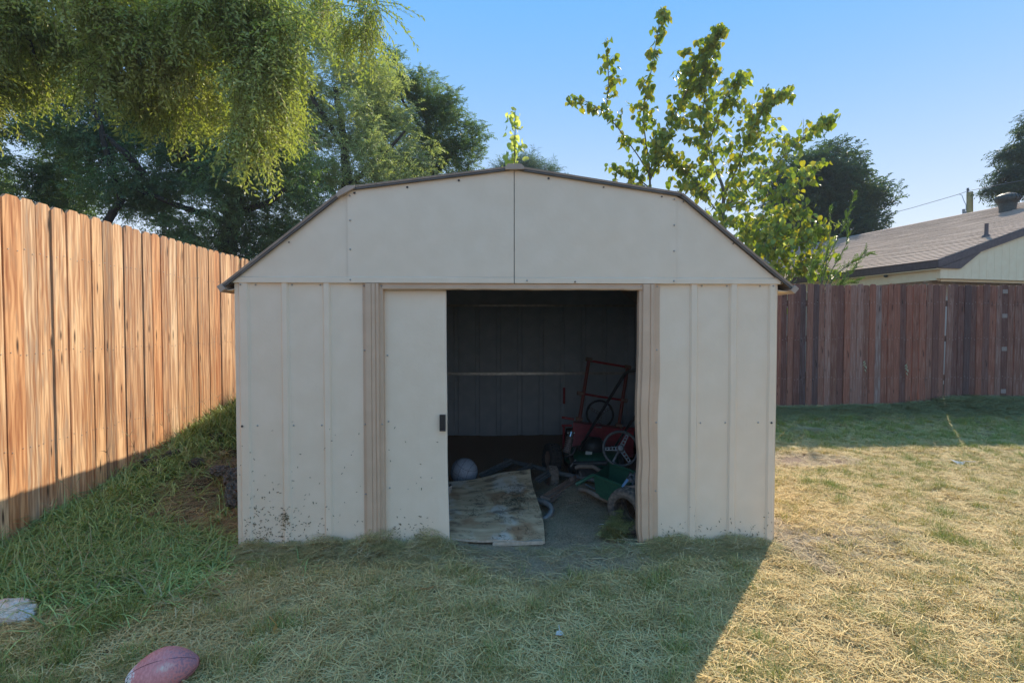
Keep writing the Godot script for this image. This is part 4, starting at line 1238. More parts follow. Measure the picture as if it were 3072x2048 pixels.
	crown(t, [[Vector3(15.65, 5.81, -25.90), 1.10], [Vector3(15.45, 9.29, -25.21), 0.90], [Vector3(18.40, 7.48, -24.75), 1.06], [Vector3(13.94, 3.74, -24.01), 1.20], [Vector3(18.54, 5.36, -25.18), 0.88], [Vector3(13.45, 7.23, -24.07), 0.76], [Vector3(16.21, 7.65, -25.04), 1.16], [Vector3(17.87, 9.53, -25.67), 1.06], [Vector3(16.20, 4.30, -25.07), 0.80], [Vector3(13.49, 4.66, -24.11), 0.95], [Vector3(16.37, 6.18, -25.18), 0.83], [Vector3(17.11, 4.20, -24.83), 1.11], [Vector3(13.61, 8.32, -24.03), 1.05], [Vector3(17.03, 7.20, -24.56), 1.06], [Vector3(15.32, 8.05, -25.64), 0.92], [Vector3(17.14, 6.02, -24.04), 1.09], [Vector3(16.87, 8.94, -25.48), 0.93], [Vector3(17.17, 9.91, -25.87), 0.96], [Vector3(16.83, 8.22, -25.33), 0.95], [Vector3(14.17, 6.11, -25.42), 0.99], [Vector3(15.27, 6.62, -25.16), 0.91], [Vector3(17.04, 8.19, -24.69), 1.14], [Vector3(15.51, 3.85, -25.22), 0.81], [Vector3(14.59, 4.40, -24.19), 1.19], [Vector3(18.07, 3.78, -24.25), 1.15], [Vector3(15.65, 8.76, -24.71), 1.12], [Vector3(15.80, 6.70, -24.88), 0.88], [Vector3(15.54, 8.12, -24.83), 0.71], [Vector3(15.51, 4.95, -24.51), 1.15], [Vector3(18.15, 6.43, -24.59), 0.91], [Vector3(14.55, 4.91, -24.22), 1.15], [Vector3(16.23, 5.67, -25.27), 1.01], [Vector3(17.65, 5.70, -25.86), 0.71], [Vector3(14.87, 8.91, -25.03), 0.88], [Vector3(17.65, 6.81, -25.56), 1.16], [Vector3(14.77, 7.09, -24.63), 0.79], [Vector3(16.17, 6.93, -24.55), 0.71], [Vector3(15.85, 3.62, -24.22), 0.75], [Vector3(14.20, 5.61, -24.43), 0.98], [Vector3(18.94, 8.01, -25.74), 0.93]], 12000, spray(12, 0.42, 0.12, 0.06, 0.1), matte, Color(0.07, 0.115, 0.07), Color(0.125, 0.18, 0.085), -0.28, 0.5, 41, -0.3)
	# wispy tree at the right edge
	t = tree("feathery_tree", "feathery small-leaved tree behind the roof at the right edge", Vector3(21.5, 0.0, -20.5))
	limb(t, "trunk", [Vector3(21.5, 0, -20.5), Vector3(23.40, 3.98, -20.50), Vector3(22.92, 7.54, -20.50), Vector3(22.49, 9.65, -20.50)], 0.2, 0.05, bark)
	for q in [[Vector3(22.93, 7.19, -20.50), Vector3(21.23, 7.46, -20.30), Vector3(19.73, 6.72, -20.20)], [Vector3(22.71, 8.25, -20.50), Vector3(21.20, 8.69, -20.30), Vector3(20.47, 8.30, -20.20)]]:
		limb(t, "limb", q, 0.05, 0.015, bark)
	crown(t, [[Vector3(21.21, 8.25, -20.30), 0.62], [Vector3(20.72, 7.55, -20.30), 0.5], [Vector3(20.33, 7.02, -20.30), 0.38], [Vector3(19.94, 6.81, -20.30), 0.2], [Vector3(21.34, 7.03, -20.30), 0.55], [Vector3(21.36, 9.21, -20.30), 0.25], [Vector3(22.90, 8.25, -20.50), 1.4], [Vector3(20.57, 8.30, -20.30), 0.25], [Vector3(22.48, 9.83, -20.50), 0.7], [Vector3(20.72, 6.23, -20.30), 0.3]], 2600, spray(14, 0.40, 0.10, 0.034, 0.25), matte, Color(0.06, 0.10, 0.065), Color(0.11, 0.15, 0.075), -0.15, 0.8, 47, 0.2)
	# low growth that closes the view under the crowns
	var i := 0
	for q in [[-12.5, -15.5, 1.7, "dark leafy bush behind the cedar fence near the left edge"], [-9.6, -16.2, 1.9, "dark leafy bush behind the cedar fence left of the oak trunk"], [-6.9, -16.8, 1.9, "dark leafy bush behind the oak trunk"], [-4.6, -17.2, 1.8, "dark leafy bush low behind the shed's left eave"]]:
		var foot := Vector3(q[0], 0.3, q[1])
		t = thing("understorey_bush", q[3], "bush", foot, "bushes under the big trees")
		limb(t, "stem", [foot - Vector3(0, 0.3, 0), foot + Vector3(0.1, 1.2, 0), foot + Vector3(0.0, 2.4, 0)], 0.08, 0.03, bark)
		crown(t, [[foot + Vector3(0, 1.2, 0), q[2]], [foot + Vector3(0.9, 2.2, 0.2), q[2] * 0.7], [foot + Vector3(-0.9, 2.0, 0), q[2] * 0.75]], 2600, mid, matte, Color(0.07, 0.12, 0.06), Color(0.12, 0.18, 0.07), -0.3, 0.7, 60 + i)
		i += 1


func hang_leaf(at: Vector3) -> Transform3D:
	var b := Basis(Vector3.UP, rng.randf() * TAU) * Basis(Vector3.RIGHT, rng.randf_range(-0.15, 0.75)) * Basis(Vector3.BACK, rng.randf_range(-0.35, 0.35))
	return Transform3D(b.scaled(Vector3.ONE * rng.randf_range(0.65, 1.2)), at)


func build_young_tree() -> void:
	var bark := mottled(lin(0.12, 0.10, 0.075), lin(0.19, 0.165, 0.13), 6.0, 0.85, 0.0, 4.0, 0.03, 14)
	var lm := leafy(lin(0.90, 1.0, 0.22), 0.45)
	var shape := heart_leaf(0.215, 0.16, 0.25)
	var d := 9.3
	var foot := Vector3(Vector3(7.70, 1.94, -15.30).x, 0.05, -15.3)
	var t := thing("young_leafy_tree", "sparse young tree with broad drooping yellow-green leaves right of the shed roof", "tree", foot)
	limb(t, "trunk", [foot, Vector3(6.96, 1.58, -14.83), Vector3(6.84, 4.31, -15.29), Vector3(6.84, 5.37, -15.23), Vector3(6.76, 5.99, -15.54)], 0.075, 0.04, bark, 8)
	limb(t, "trunk", [foot + Vector3(-0.1, 0, 0.1), Vector3(6.20, 2.20, -16.37), Vector3(4.98, 4.77, -16.29), Vector3(4.93, 5.63, -16.29), Vector3(4.89, 6.48, -16.29)], 0.06, 0.03, bark, 8)
	var stems := [
		[[Vector3(4.89, 6.48, -16.29), Vector3(4.72, 7.61, -16.29), Vector3(4.69, 8.29, -16.29), Vector3(4.89, 9.03, -16.29), Vector3(5.02, 9.87, -16.29), Vector3(5.19, 10.83, -16.29), Vector3(5.28, 11.28, -16.29)], 0.10, 150],
		[[Vector3(4.91, 6.14, -16.29), Vector3(4.45, 6.70, -16.10), Vector3(3.82, 7.40, -15.90), Vector3(3.37, 7.89, -15.90), Vector3(2.87, 8.19, -15.90), Vector3(2.31, 8.37, -15.90)], 0.11, 85],
		[[Vector3(3.43, 7.95, -15.90), Vector3(3.51, 8.66, -15.90), Vector3(3.48, 9.37, -15.90), Vector3(3.44, 10.06, -15.90)], 0.085, 46],
		[[Vector3(4.93, 5.91, -16.29), Vector3(5.54, 7.19, -16.65), Vector3(5.95, 8.30, -16.82), Vector3(6.32, 9.18, -16.57), Vector3(6.44, 9.83, -16.16), Vector3(6.60, 10.02, -15.58), Vector3(6.69, 10.00, -15.17)], 0.19, 240],
		[[Vector3(6.76, 5.99, -15.54), Vector3(6.66, 6.94, -15.92), Vector3(6.58, 8.16, -16.17), Vector3(6.59, 9.07, -16.08), Vector3(6.56, 9.67, -16.17)], 0.26, 230],
		[[Vector3(6.83, 5.11, -15.29), Vector3(7.04, 5.99, -14.67), Vector3(7.24, 6.73, -14.57), Vector3(7.71, 7.44, -14.67), Vector3(8.25, 8.09, -14.67)], 0.24, 240],
		[[Vector3(6.84, 4.83, -15.25), Vector3(6.99, 5.16, -13.55), Vector3(7.35, 5.58, -13.06), Vector3(8.36, 6.37, -13.97), Vector3(9.39, 7.11, -14.81), Vector3(9.87, 7.42, -14.81)], 0.18, 170],
		[[Vector3(6.84, 4.57, -15.25), Vector3(7.02, 4.06, -14.04), Vector3(6.73, 3.91, -12.16), Vector3(7.01, 3.98, -11.53)], 0.26, 170],
		[[Vector3(6.91, 4.76, -14.92), Vector3(6.78, 4.57, -13.12), Vector3(6.52, 4.41, -11.65), Vector3(6.84, 4.52, -11.28), Vector3(7.60, 5.10, -12.10)], 0.19, 150],
		[[Vector3(6.66, 6.94, -15.92), Vector3(6.92, 7.98, -15.75), Vector3(7.01, 8.35, -15.24), Vector3(7.16, 8.60, -14.81)], 0.15, 110],
		[[Vector3(6.85, 4.14, -15.25), Vector3(6.87, 3.20, -13.26), Vector3(6.53, 3.06, -11.40), Vector3(7.02, 3.26, -11.40), Vector3(7.35, 3.55, -11.40)], 0.26, 230],
		[[Vector3(6.85, 4.46, -15.25), Vector3(6.50, 5.34, -15.75), Vector3(6.29, 6.08, -16.41), Vector3(5.90, 6.61, -16.65)], 0.26, 150],
		[[Vector3(4.93, 5.69, -16.29), Vector3(4.28, 6.08, -16.10), Vector3(3.71, 6.30, -16.10)], 0.13, 60],
		[[Vector3(6.92, 3.44, -14.92), Vector3(6.87, 2.68, -12.79), Vector3(6.95, 2.59, -11.53), Vector3(7.37, 2.79, -11.53)], 0.24, 170],
		[[Vector3(7.02, 4.06, -14.04), Vector3(6.64, 3.56, -12.38), Vector3(6.51, 3.46, -11.17)], 0.20, 110],
		[[Vector3(4.89, 6.20, -16.29), Vector3(5.13, 6.71, -16.10), Vector3(5.41, 7.44, -16.10)], 0.16, 80],
	]
	var spots := []
	for q in stems:
		var path: Array = q[0]
		limb(t, "branch", path, 0.022, 0.006, bark, 6)
		var twig := Geo.new()
		var runs := int(q[2] / 4.6)
		for i in runs:
			# side twigs leave the branch, reach outwards and sag; leaves hang along them
			var f := pow((i + rng.randf()) / runs, 0.8) * (path.size() - 1)
			var k := mini(int(f), path.size() - 2)
			var on: Vector3 = path[k].lerp(path[k + 1], f - k)
			var along: Vector3 = (path[k + 1] - path[k]).normalized()
			var out := Vector3(rng.randfn(), rng.randfn() * 0.6, rng.randfn()).normalized()
			var reach: float = (0.22 + q[1] * 5.6) * rng.randf_range(0.5, 1.1) * (1.0 - 0.72 * f / (path.size() - 1))
			var tip := on + (along * 0.75 + out).normalized() * reach
			var mid := on.lerp(tip, 0.55) + Vector3(0, reach * 0.10, 0)
			tip.y -= reach * 0.12
			twig.tube(PackedVector3Array([on - foot, mid - foot, tip - foot]), [0.008, 0.005, 0.003], 4, false)
			var leaves := rng.randi_range(4, 6) + int(reach * 8.5)
			for l in leaves:
				var w := (l + rng.randf()) / leaves
				var at := on.lerp(mid, w * 2.0) if w < 0.5 else mid.lerp(tip, w * 2.0 - 1.0)
				at += Vector3(rng.randfn(), rng.randfn() * 0.5 - 0.2, rng.randfn()) * 0.075
				var hung := hang_leaf(at - foot)
				hung.basis = hung.basis.scaled(Vector3.ONE * -at.z / 16.0)
				spots.append([hung, at])
		part("twigs", twig, bark, t).set_meta("kind", "stuff")
	# leaves nearest the camera first: those are built one by one
	var order := spots.duplicate()
	order.sort_custom(func(a, b): return a[1].z > b[1].z)
	var hues := [Color(0.32, 0.37, 0.06), Color(0.40, 0.42, 0.065), Color(0.26, 0.33, 0.055), Color(0.50, 0.42, 0.06), Color(0.21, 0.28, 0.05)]
	var single := []
	for h in hues:
		var m := leafy(lin(0.90, 1.0, 0.22), 0.45)
		m.vertex_color_use_as_albedo = false
		m.albedo_color = lin(h.r, h.g, h.b)
		single.append(m)
	var places := []
	var tints := []
	for i in order.size():
		var pick: int = [0, 0, 1, 1, 2, 2, 3, 3, 4, 4][rng.randi() % 10]
		if i % 9 == 0 and i / 9 < 290:
			part("leaf", shape, single[pick], t).transform = order[i][0]
		else:
			places.append(order[i][0])
			tints.append(hues[pick])
	scatter("foliage", shape, lm, places, tints, t).set_meta("kind", "stuff")

	# sapling whose tip shows over the ridge
	foot = Vector3(0.47, 0.05, -11.5)
	t = thing("sapling", "slender sapling tip with broad leaves rising straight above the middle of the shed ridge", "tree", foot)
	limb(t, "stem", [foot, Vector3(0.46, 2.6, -11.5), Vector3(0.43, 4.76, -11.50), Vector3(0.45, 5.53, -11.50), Vector3(0.45, 6.08, -11.50)], 0.026, 0.007, bark, 6)
	for i in 74:
		var f := rng.randf()
		var on := Vector3(0.43, 4.74, -11.50).lerp(Vector3(0.45, 6.10, -11.50), f)
		var w := 0.155 * (1.0 - 0.65 * f)
		var at := on + Vector3(rng.randfn() * w, rng.randfn() * 0.04, rng.randfn() * w)
		var o := part("leaf", shape, single[3 if f < 0.12 and rng.randf() < 0.7 else [0, 2, 2, 4, 4, 4][rng.randi() % 6]], t)
		o.transform = hang_leaf(at - foot)
		o.scale *= lerpf(1.0, 0.62, f)

	# shrub with upright shoots between tree and house
	foot = Vector3(Vector3(5.78, 1.67, -9.00).x, 0.05, -9.0)
	t = thing("upright_shrub", "bright green shrub with long upright shoots in front of the house roof", "shrub", foot)
	var sm := leafy(lin(0.6, 0.72, 0.22), 0.4)
	var shoot := spray(12, 0.22, 0.058, 0.026, -0.1)
	var pl := []
	var tn := []
	for q in [[Vector3(5.79, 1.74, -9.00), Vector3(5.92, 2.44, -9.00), Vector3(6.19, 3.02, -9.00), Vector3(6.42, 3.66, -9.00)], [Vector3(5.79, 1.74, -9.00), Vector3(6.09, 2.21, -9.00), Vector3(6.40, 2.44, -9.00), Vector3(6.80, 2.62, -9.00)], [Vector3(5.79, 1.74, -9.00), Vector3(5.85, 2.29, -9.00), Vector3(5.96, 2.75, -9.00), Vector3(5.97, 3.38, -9.00)], [Vector3(5.86, 1.74, -9.00), Vector3(6.25, 2.13, -9.00), Vector3(6.44, 2.35, -9.00), Vector3(6.67, 2.72, -9.00)], [Vector3(5.78, 1.74, -9.00), Vector3(5.61, 2.13, -9.00), Vector3(5.69, 2.44, -9.00)], [Vector3(5.86, 1.67, -9.00), Vector3(6.17, 2.02, -9.00), Vector3(6.53, 2.13, -9.00)], [Vector3(5.79, 1.74, -9.00), Vector3(6.02, 2.29, -9.00), Vector3(6.28, 2.75, -9.00), Vector3(6.31, 3.14, -9.00)]]:
		limb(t, "stem", [foot, q[0]] + q.slice(1), 0.012, 0.003, bark, 5)
		for i in 36:
			var f: float = pow(rng.randf(), 0.7) * (q.size() - 1)
			var k := mini(int(f), q.size() - 2)
			var at: Vector3 = q[k].lerp(q[k + 1], f - k)
			var dir: Vector3 = (q[k + 1] - q[k]).normalized()
			var b := Basis(Quaternion(Vector3.RIGHT, dir)) * Basis(Vector3.RIGHT, rng.randf() * TAU) * Basis(Vector3.BACK, rng.randf_range(0.1, 0.7))
			pl.append(Transform3D(b.scaled(Vector3.ONE * rng.randf_range(0.5, 0.95) * lerpf(1.0, 0.6, f / (q.size() - 1))), at - foot))
			tn.append(Color(0.14, 0.24, 0.05).lerp(Color(0.24, 0.32, 0.06), rng.randf()))
	scatter("foliage", shoot, sm, pl, tn, t).set_meta("kind", "stuff")


func tyre(g: Geo, R: float, w: float, hollow: float, xf: Transform3D) -> void:
	var h := w / 2
	g.lathe([Vector2(hollow, -h * 0.55), Vector2(hollow * 1.03, -h * 0.85), Vector2(lerpf(hollow, R, 0.55), -h), Vector2(R * 0.95, -h * 0.86), Vector2(R * 0.99, -h * 0.6), Vector2(R, 0), Vector2(R * 0.99, h * 0.6), Vector2(R * 0.95, h * 0.86), Vector2(lerpf(hollow, R, 0.55), h), Vector2(hollow * 1.03, h * 0.85), Vector2(hollow, h * 0.55)], 28, xf)
	g.lathe([Vector2(hollow, h * 0.55), Vector2(R * 0.86, h * 0.7), Vector2(R * 0.92, 0), Vector2(R * 0.86, -h * 0.7), Vector2(hollow, -h * 0.55)], 28, xf)


func lugs(R: float, w: float, n: int, xf: Transform3D) -> Geo:
	var g := Geo.new()
	for i in n:
		for k in [-1.0, 0.0, 1.0]:
			var a := TAU * (i + (0.5 if k == 0.0 else 0.0)) / n
			g.box(xf * Vector3(cos(a) * R, k * w * 0.31, -sin(a) * R), Vector3(0.012, w * 0.24, R * TAU / n * 0.62), xf.basis * Basis(Vector3.UP, a))
	return g


func steering_wheel(parent: Node3D, at: Vector3, face: Vector3, R: float, turn: float, rimm: Material, metal: Material) -> void:
	var up := face.normalized()
	var side := up.cross(Vector3.FORWARD).normalized() if absf(up.dot(Vector3.FORWARD)) < 0.95 else Vector3.RIGHT
	var b := Basis(side, up, side.cross(up)) * Basis(Vector3.UP, turn)
	var xf := Transform3D(b, at)
	var g := Geo.new()
	g.ring(R, R * 0.085, 36, 9, xf)
	var w := part("steering_wheel", g, rimm, parent)
	var hub := Geo.new()
	hub.lathe([Vector2(0.0001, 0.022), Vector2(R * 0.16, 0.02), Vector2(R * 0.2, 0.008), Vector2(R * 0.2, -0.03), Vector2(0.0001, -0.03)], 16, xf)
	part("hub", hub, metal, w)
	for i in 3:
		var sp := Geo.new()
		var a := TAU * i / 3
		var d := Vector3(cos(a), 0, sin(a))
		var q := Vector3(-d.z, 0, d.x)
		# flat spoke pierced by a row of holes: two edges and cross-webs
		for e in [-1.0, 1.0]:
			sp.box(xf * (d * R * 0.58 + q * e * R * 0.085), Vector3(R * 0.82, 0.004, R * 0.05), b * Basis(Vector3.UP, -a + e * 0.05))
		for k in 4:
			sp.box(xf * (d * R * (0.28 + 0.2 * k)), Vector3(R * 0.07, 0.0035, R * 0.15), b * Basis(Vector3.UP, -a))
		part("spoke", sp, metal, w)


func build_shed_contents() -> void:
	var red := mottled(lin(0.22, 0.018, 0.022), lin(0.32, 0.03, 0.035), 4.0, 0.4)
	var dull_red := mottled(lin(0.17, 0.05, 0.04), lin(0.24, 0.06, 0.05), 6.0, 0.55)
	var black := mottled(lin(0.018, 0.02, 0.022), lin(0.045, 0.045, 0.045), 5.0, 0.5)
	var rubber := mottled(lin(0.03, 0.029, 0.028), lin(0.075, 0.062, 0.05), 6.0, 0.85)
	var grey := mottled(lin(0.16, 0.155, 0.15), lin(0.25, 0.24, 0.23), 6.0, 0.5, 0.4)
	var rust := mottled(lin(0.17, 0.10, 0.07), lin(0.27, 0.19, 0.15), 8.0, 0.8)
	var dusty := mottled(lin(0.20, 0.145, 0.11), lin(0.28, 0.215, 0.17), 6.0, 0.9)
	var chrome := plain(lin(0.62, 0.62, 0.62), 0.2, 0.95)
	var green := mottled(lin(0.018, 0.085, 0.05), lin(0.03, 0.12, 0.07), 5.0, 0.45)

	# warped board lying in the doorway
	var bl := thing("warped_board", "dirty warped plywood sheet lying flat in the shed doorway", "board", Vector3(0, 0, 0))
	var nl := Vector3(-0.42, 0.035, -2.94)
	var nr := Vector3(0.287, 0.035, -2.925)
	var fr := Vector3(0.273, 0.220, -3.800)
	var fl := Vector3(-0.466, 0.128, -3.720)
	var lift := func(u: float, v: float) -> Vector3:
		var p := nl.lerp(nr, u).lerp(fl.lerp(fr, u), v)
		p.y += 0.012 * sin(u * 5.0 + 0.6) * (1.0 - v) + 0.010 * sin(v * 4.0 + u * 2.0) + 0.006 * sin(u * 11.0)
		p.x += 0.014 * sin(v * 5.5) * u
		return p
	var g := Geo.new()
	g.sheet(func(u, v): return lift.call(v, 1.0 - u), 22, 22)
	var pm := plain(Color.WHITE, 0.85)
	var f := FastNoiseLite.new()
	f.seed = 77; f.frequency = 0.02; f.fractal_octaves = 5
	var im := Image.create(256, 256, false, Image.FORMAT_RGB8)
	for x in 256:
		for y in 256:
			var c := Color(0.74, 0.60, 0.46).lerp(Color(0.86, 0.73, 0.58), clampf(0.5 + f.get_noise_2d(x * 2.2, y * 0.35) * 1.2, 0.0, 1.0))
			c = c.lerp(Color(0.60, 0.40, 0.26), clampf(f.get_noise_2d(x * 0.5 + 500, y * 0.5) * 1.6 - 0.15, 0.0, 0.55))
			c = c.lerp(Color(0.86, 0.82, 0.78), clampf(f.get_noise_2d(x * 0.4 + 900, y * 0.5) * 1.8 - 0.25, 0.0, 0.6))
			c = c.lerp(Color(0.24, 0.19, 0.15), clampf(f.get_noise_2d(x * 2.6 + 40, y * 0.8 + 300) * 1.0 + f.get_noise_2d(x * 0.5, y * 0.5 + 70) * 0.8 - 0.22, 0.0, 0.65))
			im.set_pixel(x, y, c)
	pm.albedo_texture = ImageTexture.create_from_image(im)
	part("face", g, pm, bl)
	var under := Geo.new()
	under.sheet(func(u, v): return lift.call(v, u) - Vector3(0, 0.012, 0), 22, 22)
	part("back", under, dusty, bl)
	var rim := Geo.new()
	var rimw := mottled(lin(0.42, 0.33, 0.24), lin(0.55, 0.45, 0.34), 5.0, 0.8)
	for i in 22:
		var a := i / 22.0
		var b := (i + 1) / 22.0
		for e in [[Vector2(a, 0), Vector2(b, 0)], [Vector2(1, a), Vector2(1, b)], [Vector2(b, 1), Vector2(a, 1)], [Vector2(0, b), Vector2(0, a)]]:
			var p: Vector3 = lift.call(e[0].x, e[0].y)
			var q: Vector3 = lift.call(e[1].x, e[1].y)
			rim.quad(p - Vector3(0, 0.012, 0), q - Vector3(0, 0.012, 0), q, p)
	part("edge", rim, rimw, bl)
	var batten := Geo.new()
	batten.box(Vector3(0.13, 0.024, -2.935), Vector3(0.29, 0.022, 0.03), Basis(Vector3.UP, 0.03), 0.003)
	part("batten", batten, rimw, bl)
	# litter on the sheet
	var crumbs := mat_of_straw(9, 0.05, 0.015, 0.05, 0.0022, 0.004)
	var pl := []
	var tn := []
	for i in 210:
		var u := clampf(rng.randfn(0.72, 0.22), 0.02, 0.98)
		var v := clampf(rng.randfn(0.5, 0.28), 0.03, 0.97)
		if rng.randf() < 0.35:
			u = clampf(rng.randfn(0.82, 0.05), 0.0, 0.97); v = clampf(rng.randfn(0.56, 0.1), 0.0, 1.0)
		var p: Vector3 = lift.call(u, v)
		pl.append(Transform3D(Basis(Vector3.UP, rng.randf() * TAU).scaled(Vector3.ONE * rng.randf_range(0.5, 1.0)), p + Vector3(0, 0.003, 0)))
		tn.append(Color(0.09, 0.08, 0.05).lerp(Color(0.17, 0.15, 0.085), rng.randf()))
	var straw_m := plain(Color.WHITE, 0.9)
	straw_m.vertex_color_use_as_albedo = true
	scatter("litter", crumbs, straw_m, pl, tn, bl).set_meta("kind", "stuff")

	# ball
	var bc := Vector3(-0.241, 0.144, -3.980)
	var ball := thing("volleyball", "dirty white volleyball behind the plywood sheet", "ball", bc)
	var sg := Geo.new()
	var R := 0.106
	var prof := []
	for i in 17:
		var w := PI * i / 16.0
		prof.append(Vector2(maxf(0.0001, sin(w) * R), -cos(w) * R))
	sg.lathe(prof, 28)
	var bm := mottled(lin(0.46, 0.48, 0.54), lin(0.26, 0.26, 0.28), 16.0, 0.6, 0.0, 2.0, 0.03, 6)
	part("cover", sg, bm, ball)
	var seam := Geo.new()
	for q in [[Vector3(0.4, 1, 0.2), 0.0], [Vector3(1, -0.3, 0.4), 0.0], [Vector3(0.1, -0.2, 1), 0.0], [Vector3(0.4, 1, 0.2), 0.06], [Vector3(0.4, 1, 0.2), -0.06], [Vector3(1, -0.3, 0.4), 0.06], [Vector3(1, -0.3, 0.4), -0.06]]:
		var ax: Vector3 = q[0].normalized()
		var sd := ax.cross(Vector3(0, 0.3, 1)).normalized()
		seam.ring(sqrt(R * R - q[1] * q[1]), 0.0014, 36, 5, Transform3D(Basis(sd, ax, sd.cross(ax)), ax * q[1]))
	part("seams", seam, plain(lin(0.10, 0.10, 0.11), 0.8), ball)

	# pale can half hidden by the door
	var can := thing("plastic_bucket", "dusty beige bucket peeping out behind the sliding door", "bucket", Vector3(Vector3(-0.367, 0.063, -3.550).x, 0.03, -3.55))
	var cg := Geo.new()
	cg.lathe([Vector2(0.0001, 0.0), Vector2(0.055, 0.0), Vector2(0.064, 0.12), Vector2(0.068, 0.122), Vector2(0.068, 0.14), Vector2(0.060, 0.14), Vector2(0.052, 0.01), Vector2(0.0001, 0.01)], 20)
	part("tub", cg, mottled(lin(0.33, 0.27, 0.22), lin(0.42, 0.35, 0.29), 8.0, 0.7), can)
	var cr := Geo.new()
	cr.ring(0.0655, 0.004, 24, 6, Transform3D(Basis(), Vector3(0, 0.14, 0)))
	part("rim", cr, plain(lin(0.42, 0.37, 0.32), 0.6), can)

	# pipe rack with channel rails
	var rack := thing("metal_rack", "dusty metal rack of pipe and ridged channel rails beside the plywood sheet", "rack", Vector3(0, 0, 0))
	var pg := Geo.new()
	pg.tube(PackedVector3Array([Vector3(0.082, 0.134, -4.350), Vector3(0.286, 0.127, -4.200), Vector3(0.539, 0.110, -4.000), Vector3(0.762, 0.107, -3.850)]), 0.019, 12)
	part("crossbar", pg, grey, rack)
	var cv := PackedVector3Array()
	for q in [Vector3(0.228, 0.050, -3.550), Vector3(0.294, 0.090, -3.450), Vector3(0.342, 0.093, -3.400), Vector3(0.368, 0.081, -3.370), Vector3(0.375, 0.062, -3.350), Vector3(0.360, 0.041, -3.330), Vector3(0.330, 0.023, -3.310), Vector3(0.288, 0.005, -3.300)]: cv.append(q)
	var cvg := Geo.new()
	cvg.tube(cv, 0.021, 12)
	part("bent_tube", cvg, grey, rack)
	for q in [[Vector3(-0.129, 0.117, -4.000), Vector3(0.128, 0.168, -4.250), 0.055], [Vector3(0.118, 0.143, -3.900), Vector3(0.292, 0.157, -4.150), 0.05], [Vector3(0.291, 0.153, -3.750), Vector3(0.446, 0.152, -4.020), 0.055], [Vector3(0.295, 0.090, -3.500), Vector3(0.615, 0.127, -3.900), 0.085]]:
		var a: Vector3 = q[0]
		var b: Vector3 = q[1]
		var d := (b - a).normalized()
		var side := Vector3(d.z, 0, -d.x).normalized() * -1.0
		side = (side + Vector3(0, -0.75, 0)).normalized()
		side = (side - d * side.dot(d)).normalized()
		var up := side.cross(d).normalized()
		if up.y < 0.0: up = -up
		var ch := Geo.new()
		var cols := 9
		var w: float = q[2]
		var last := []
		for i in cols + 1:
			var h := 0.006 if i % 3 == 1 else (-0.004 if i % 3 == 2 else 0.0)
			if i == 0 or i == cols: h = 0.014
			var o: Vector3 = side * w * (float(i) / cols) + up * h
			if last:
				ch.quad(a + last[0], a + o, b + o, b + last[0])
				ch.quad(a + o - up * 0.004, a + last[0] - up * 0.004, b + last[0] - up * 0.004, b + o - up * 0.004)
			last = [o]
		part("channel_rail", ch, rust if w > 0.06 else grey, rack)
	for q in [[Vector3(0.586, 0.117, -3.860), Vector3(0.534, 0.070, -3.800)], [Vector3(0.305, 0.093, -3.500), Vector3(0.372, 0.072, -3.500)]]:
		var cl := Geo.new()
		cl.tube(PackedVector3Array([q[0], q[1]]), 0.024, 10)
		part("clamp", cl, rust, rack)

	# red kart at the back
	var kart := thing("red_go_kart", "red tube-framed go-kart standing at the back of the shed", "go-kart", Vector3(0, 0, 0))
	var D := 4.9
	for q in [["roll_bar", [Vector3(0.913, 0.955, -4.950), Vector3(0.786, 0.387, -4.750)], 0.017, dull_red], ["roll_bar", [Vector3(1.292, 0.884, -4.950), Vector3(1.155, 0.317, -4.750)], 0.017, dull_red], ["top_bar", [Vector3(0.917, 0.943, -4.950), Vector3(1.294, 0.880, -4.950)], 0.012, red], ["cross_bar", [Vector3(0.808, 0.640, -4.840), Vector3(1.237, 0.570, -4.840)], 0.011, red], ["side_rail", [Vector3(0.629, 0.419, -4.800), Vector3(0.743, 0.404, -4.780)], 0.012, red], ["side_rail", [Vector3(0.630, 0.342, -4.800), Vector3(0.723, 0.346, -4.780)], 0.012, red], ["side_rail", [Vector3(0.650, 0.346, -4.800), Vector3(0.646, 0.120, -4.800)], 0.012, red], ["side_rail", [Vector3(0.691, 0.665, -5.100), Vector3(0.691, 0.503, -5.100)], 0.013, red], ["side_rail", [Vector3(1.191, 0.334, -4.700), Vector3(1.406, 0.309, -4.700)], 0.013, red], ["side_rail", [Vector3(1.394, 0.800, -5.000), Vector3(1.491, 0.787, -5.000)], 0.013, red]]:
		var tg := Geo.new()
		tg.tube(PackedVector3Array(q[1]), q[2], 10)
		part(q[0], tg, q[3], kart)
	for q in [Vector3(0.913, 0.955, -4.950), Vector3(1.294, 0.881, -4.950), Vector3(0.810, 0.640, -4.840), Vector3(1.231, 0.570, -4.840), Vector3(0.788, 0.409, -4.760), Vector3(1.161, 0.347, -4.760)]:
		var jg := Geo.new()
		jg.tube(PackedVector3Array([q - Vector3(0.03, -0.005, 0), q + Vector3(0.03, -0.005, 0)]), 0.02, 8)
		part("joint", jg, rust, kart)
	var bp := Geo.new()
	bp.quad(Vector3(0.693, 0.124, -4.650), Vector3(1.274, 0.072, -4.650), Vector3(1.286, 0.310, -4.700), Vector3(0.731, 0.379, -4.750))
	bp.quad(Vector3(1.280, 0.067, -4.670), Vector3(0.696, 0.119, -4.670), Vector3(0.734, 0.376, -4.770), Vector3(1.292, 0.306, -4.720))
	bp.quad(Vector3(0.731, 0.379, -4.750), Vector3(1.286, 0.310, -4.700), Vector3(1.327, 0.306, -4.820), Vector3(0.749, 0.377, -4.870))
	part("body_panel", bp, red, kart)
	var bracket := Geo.new()
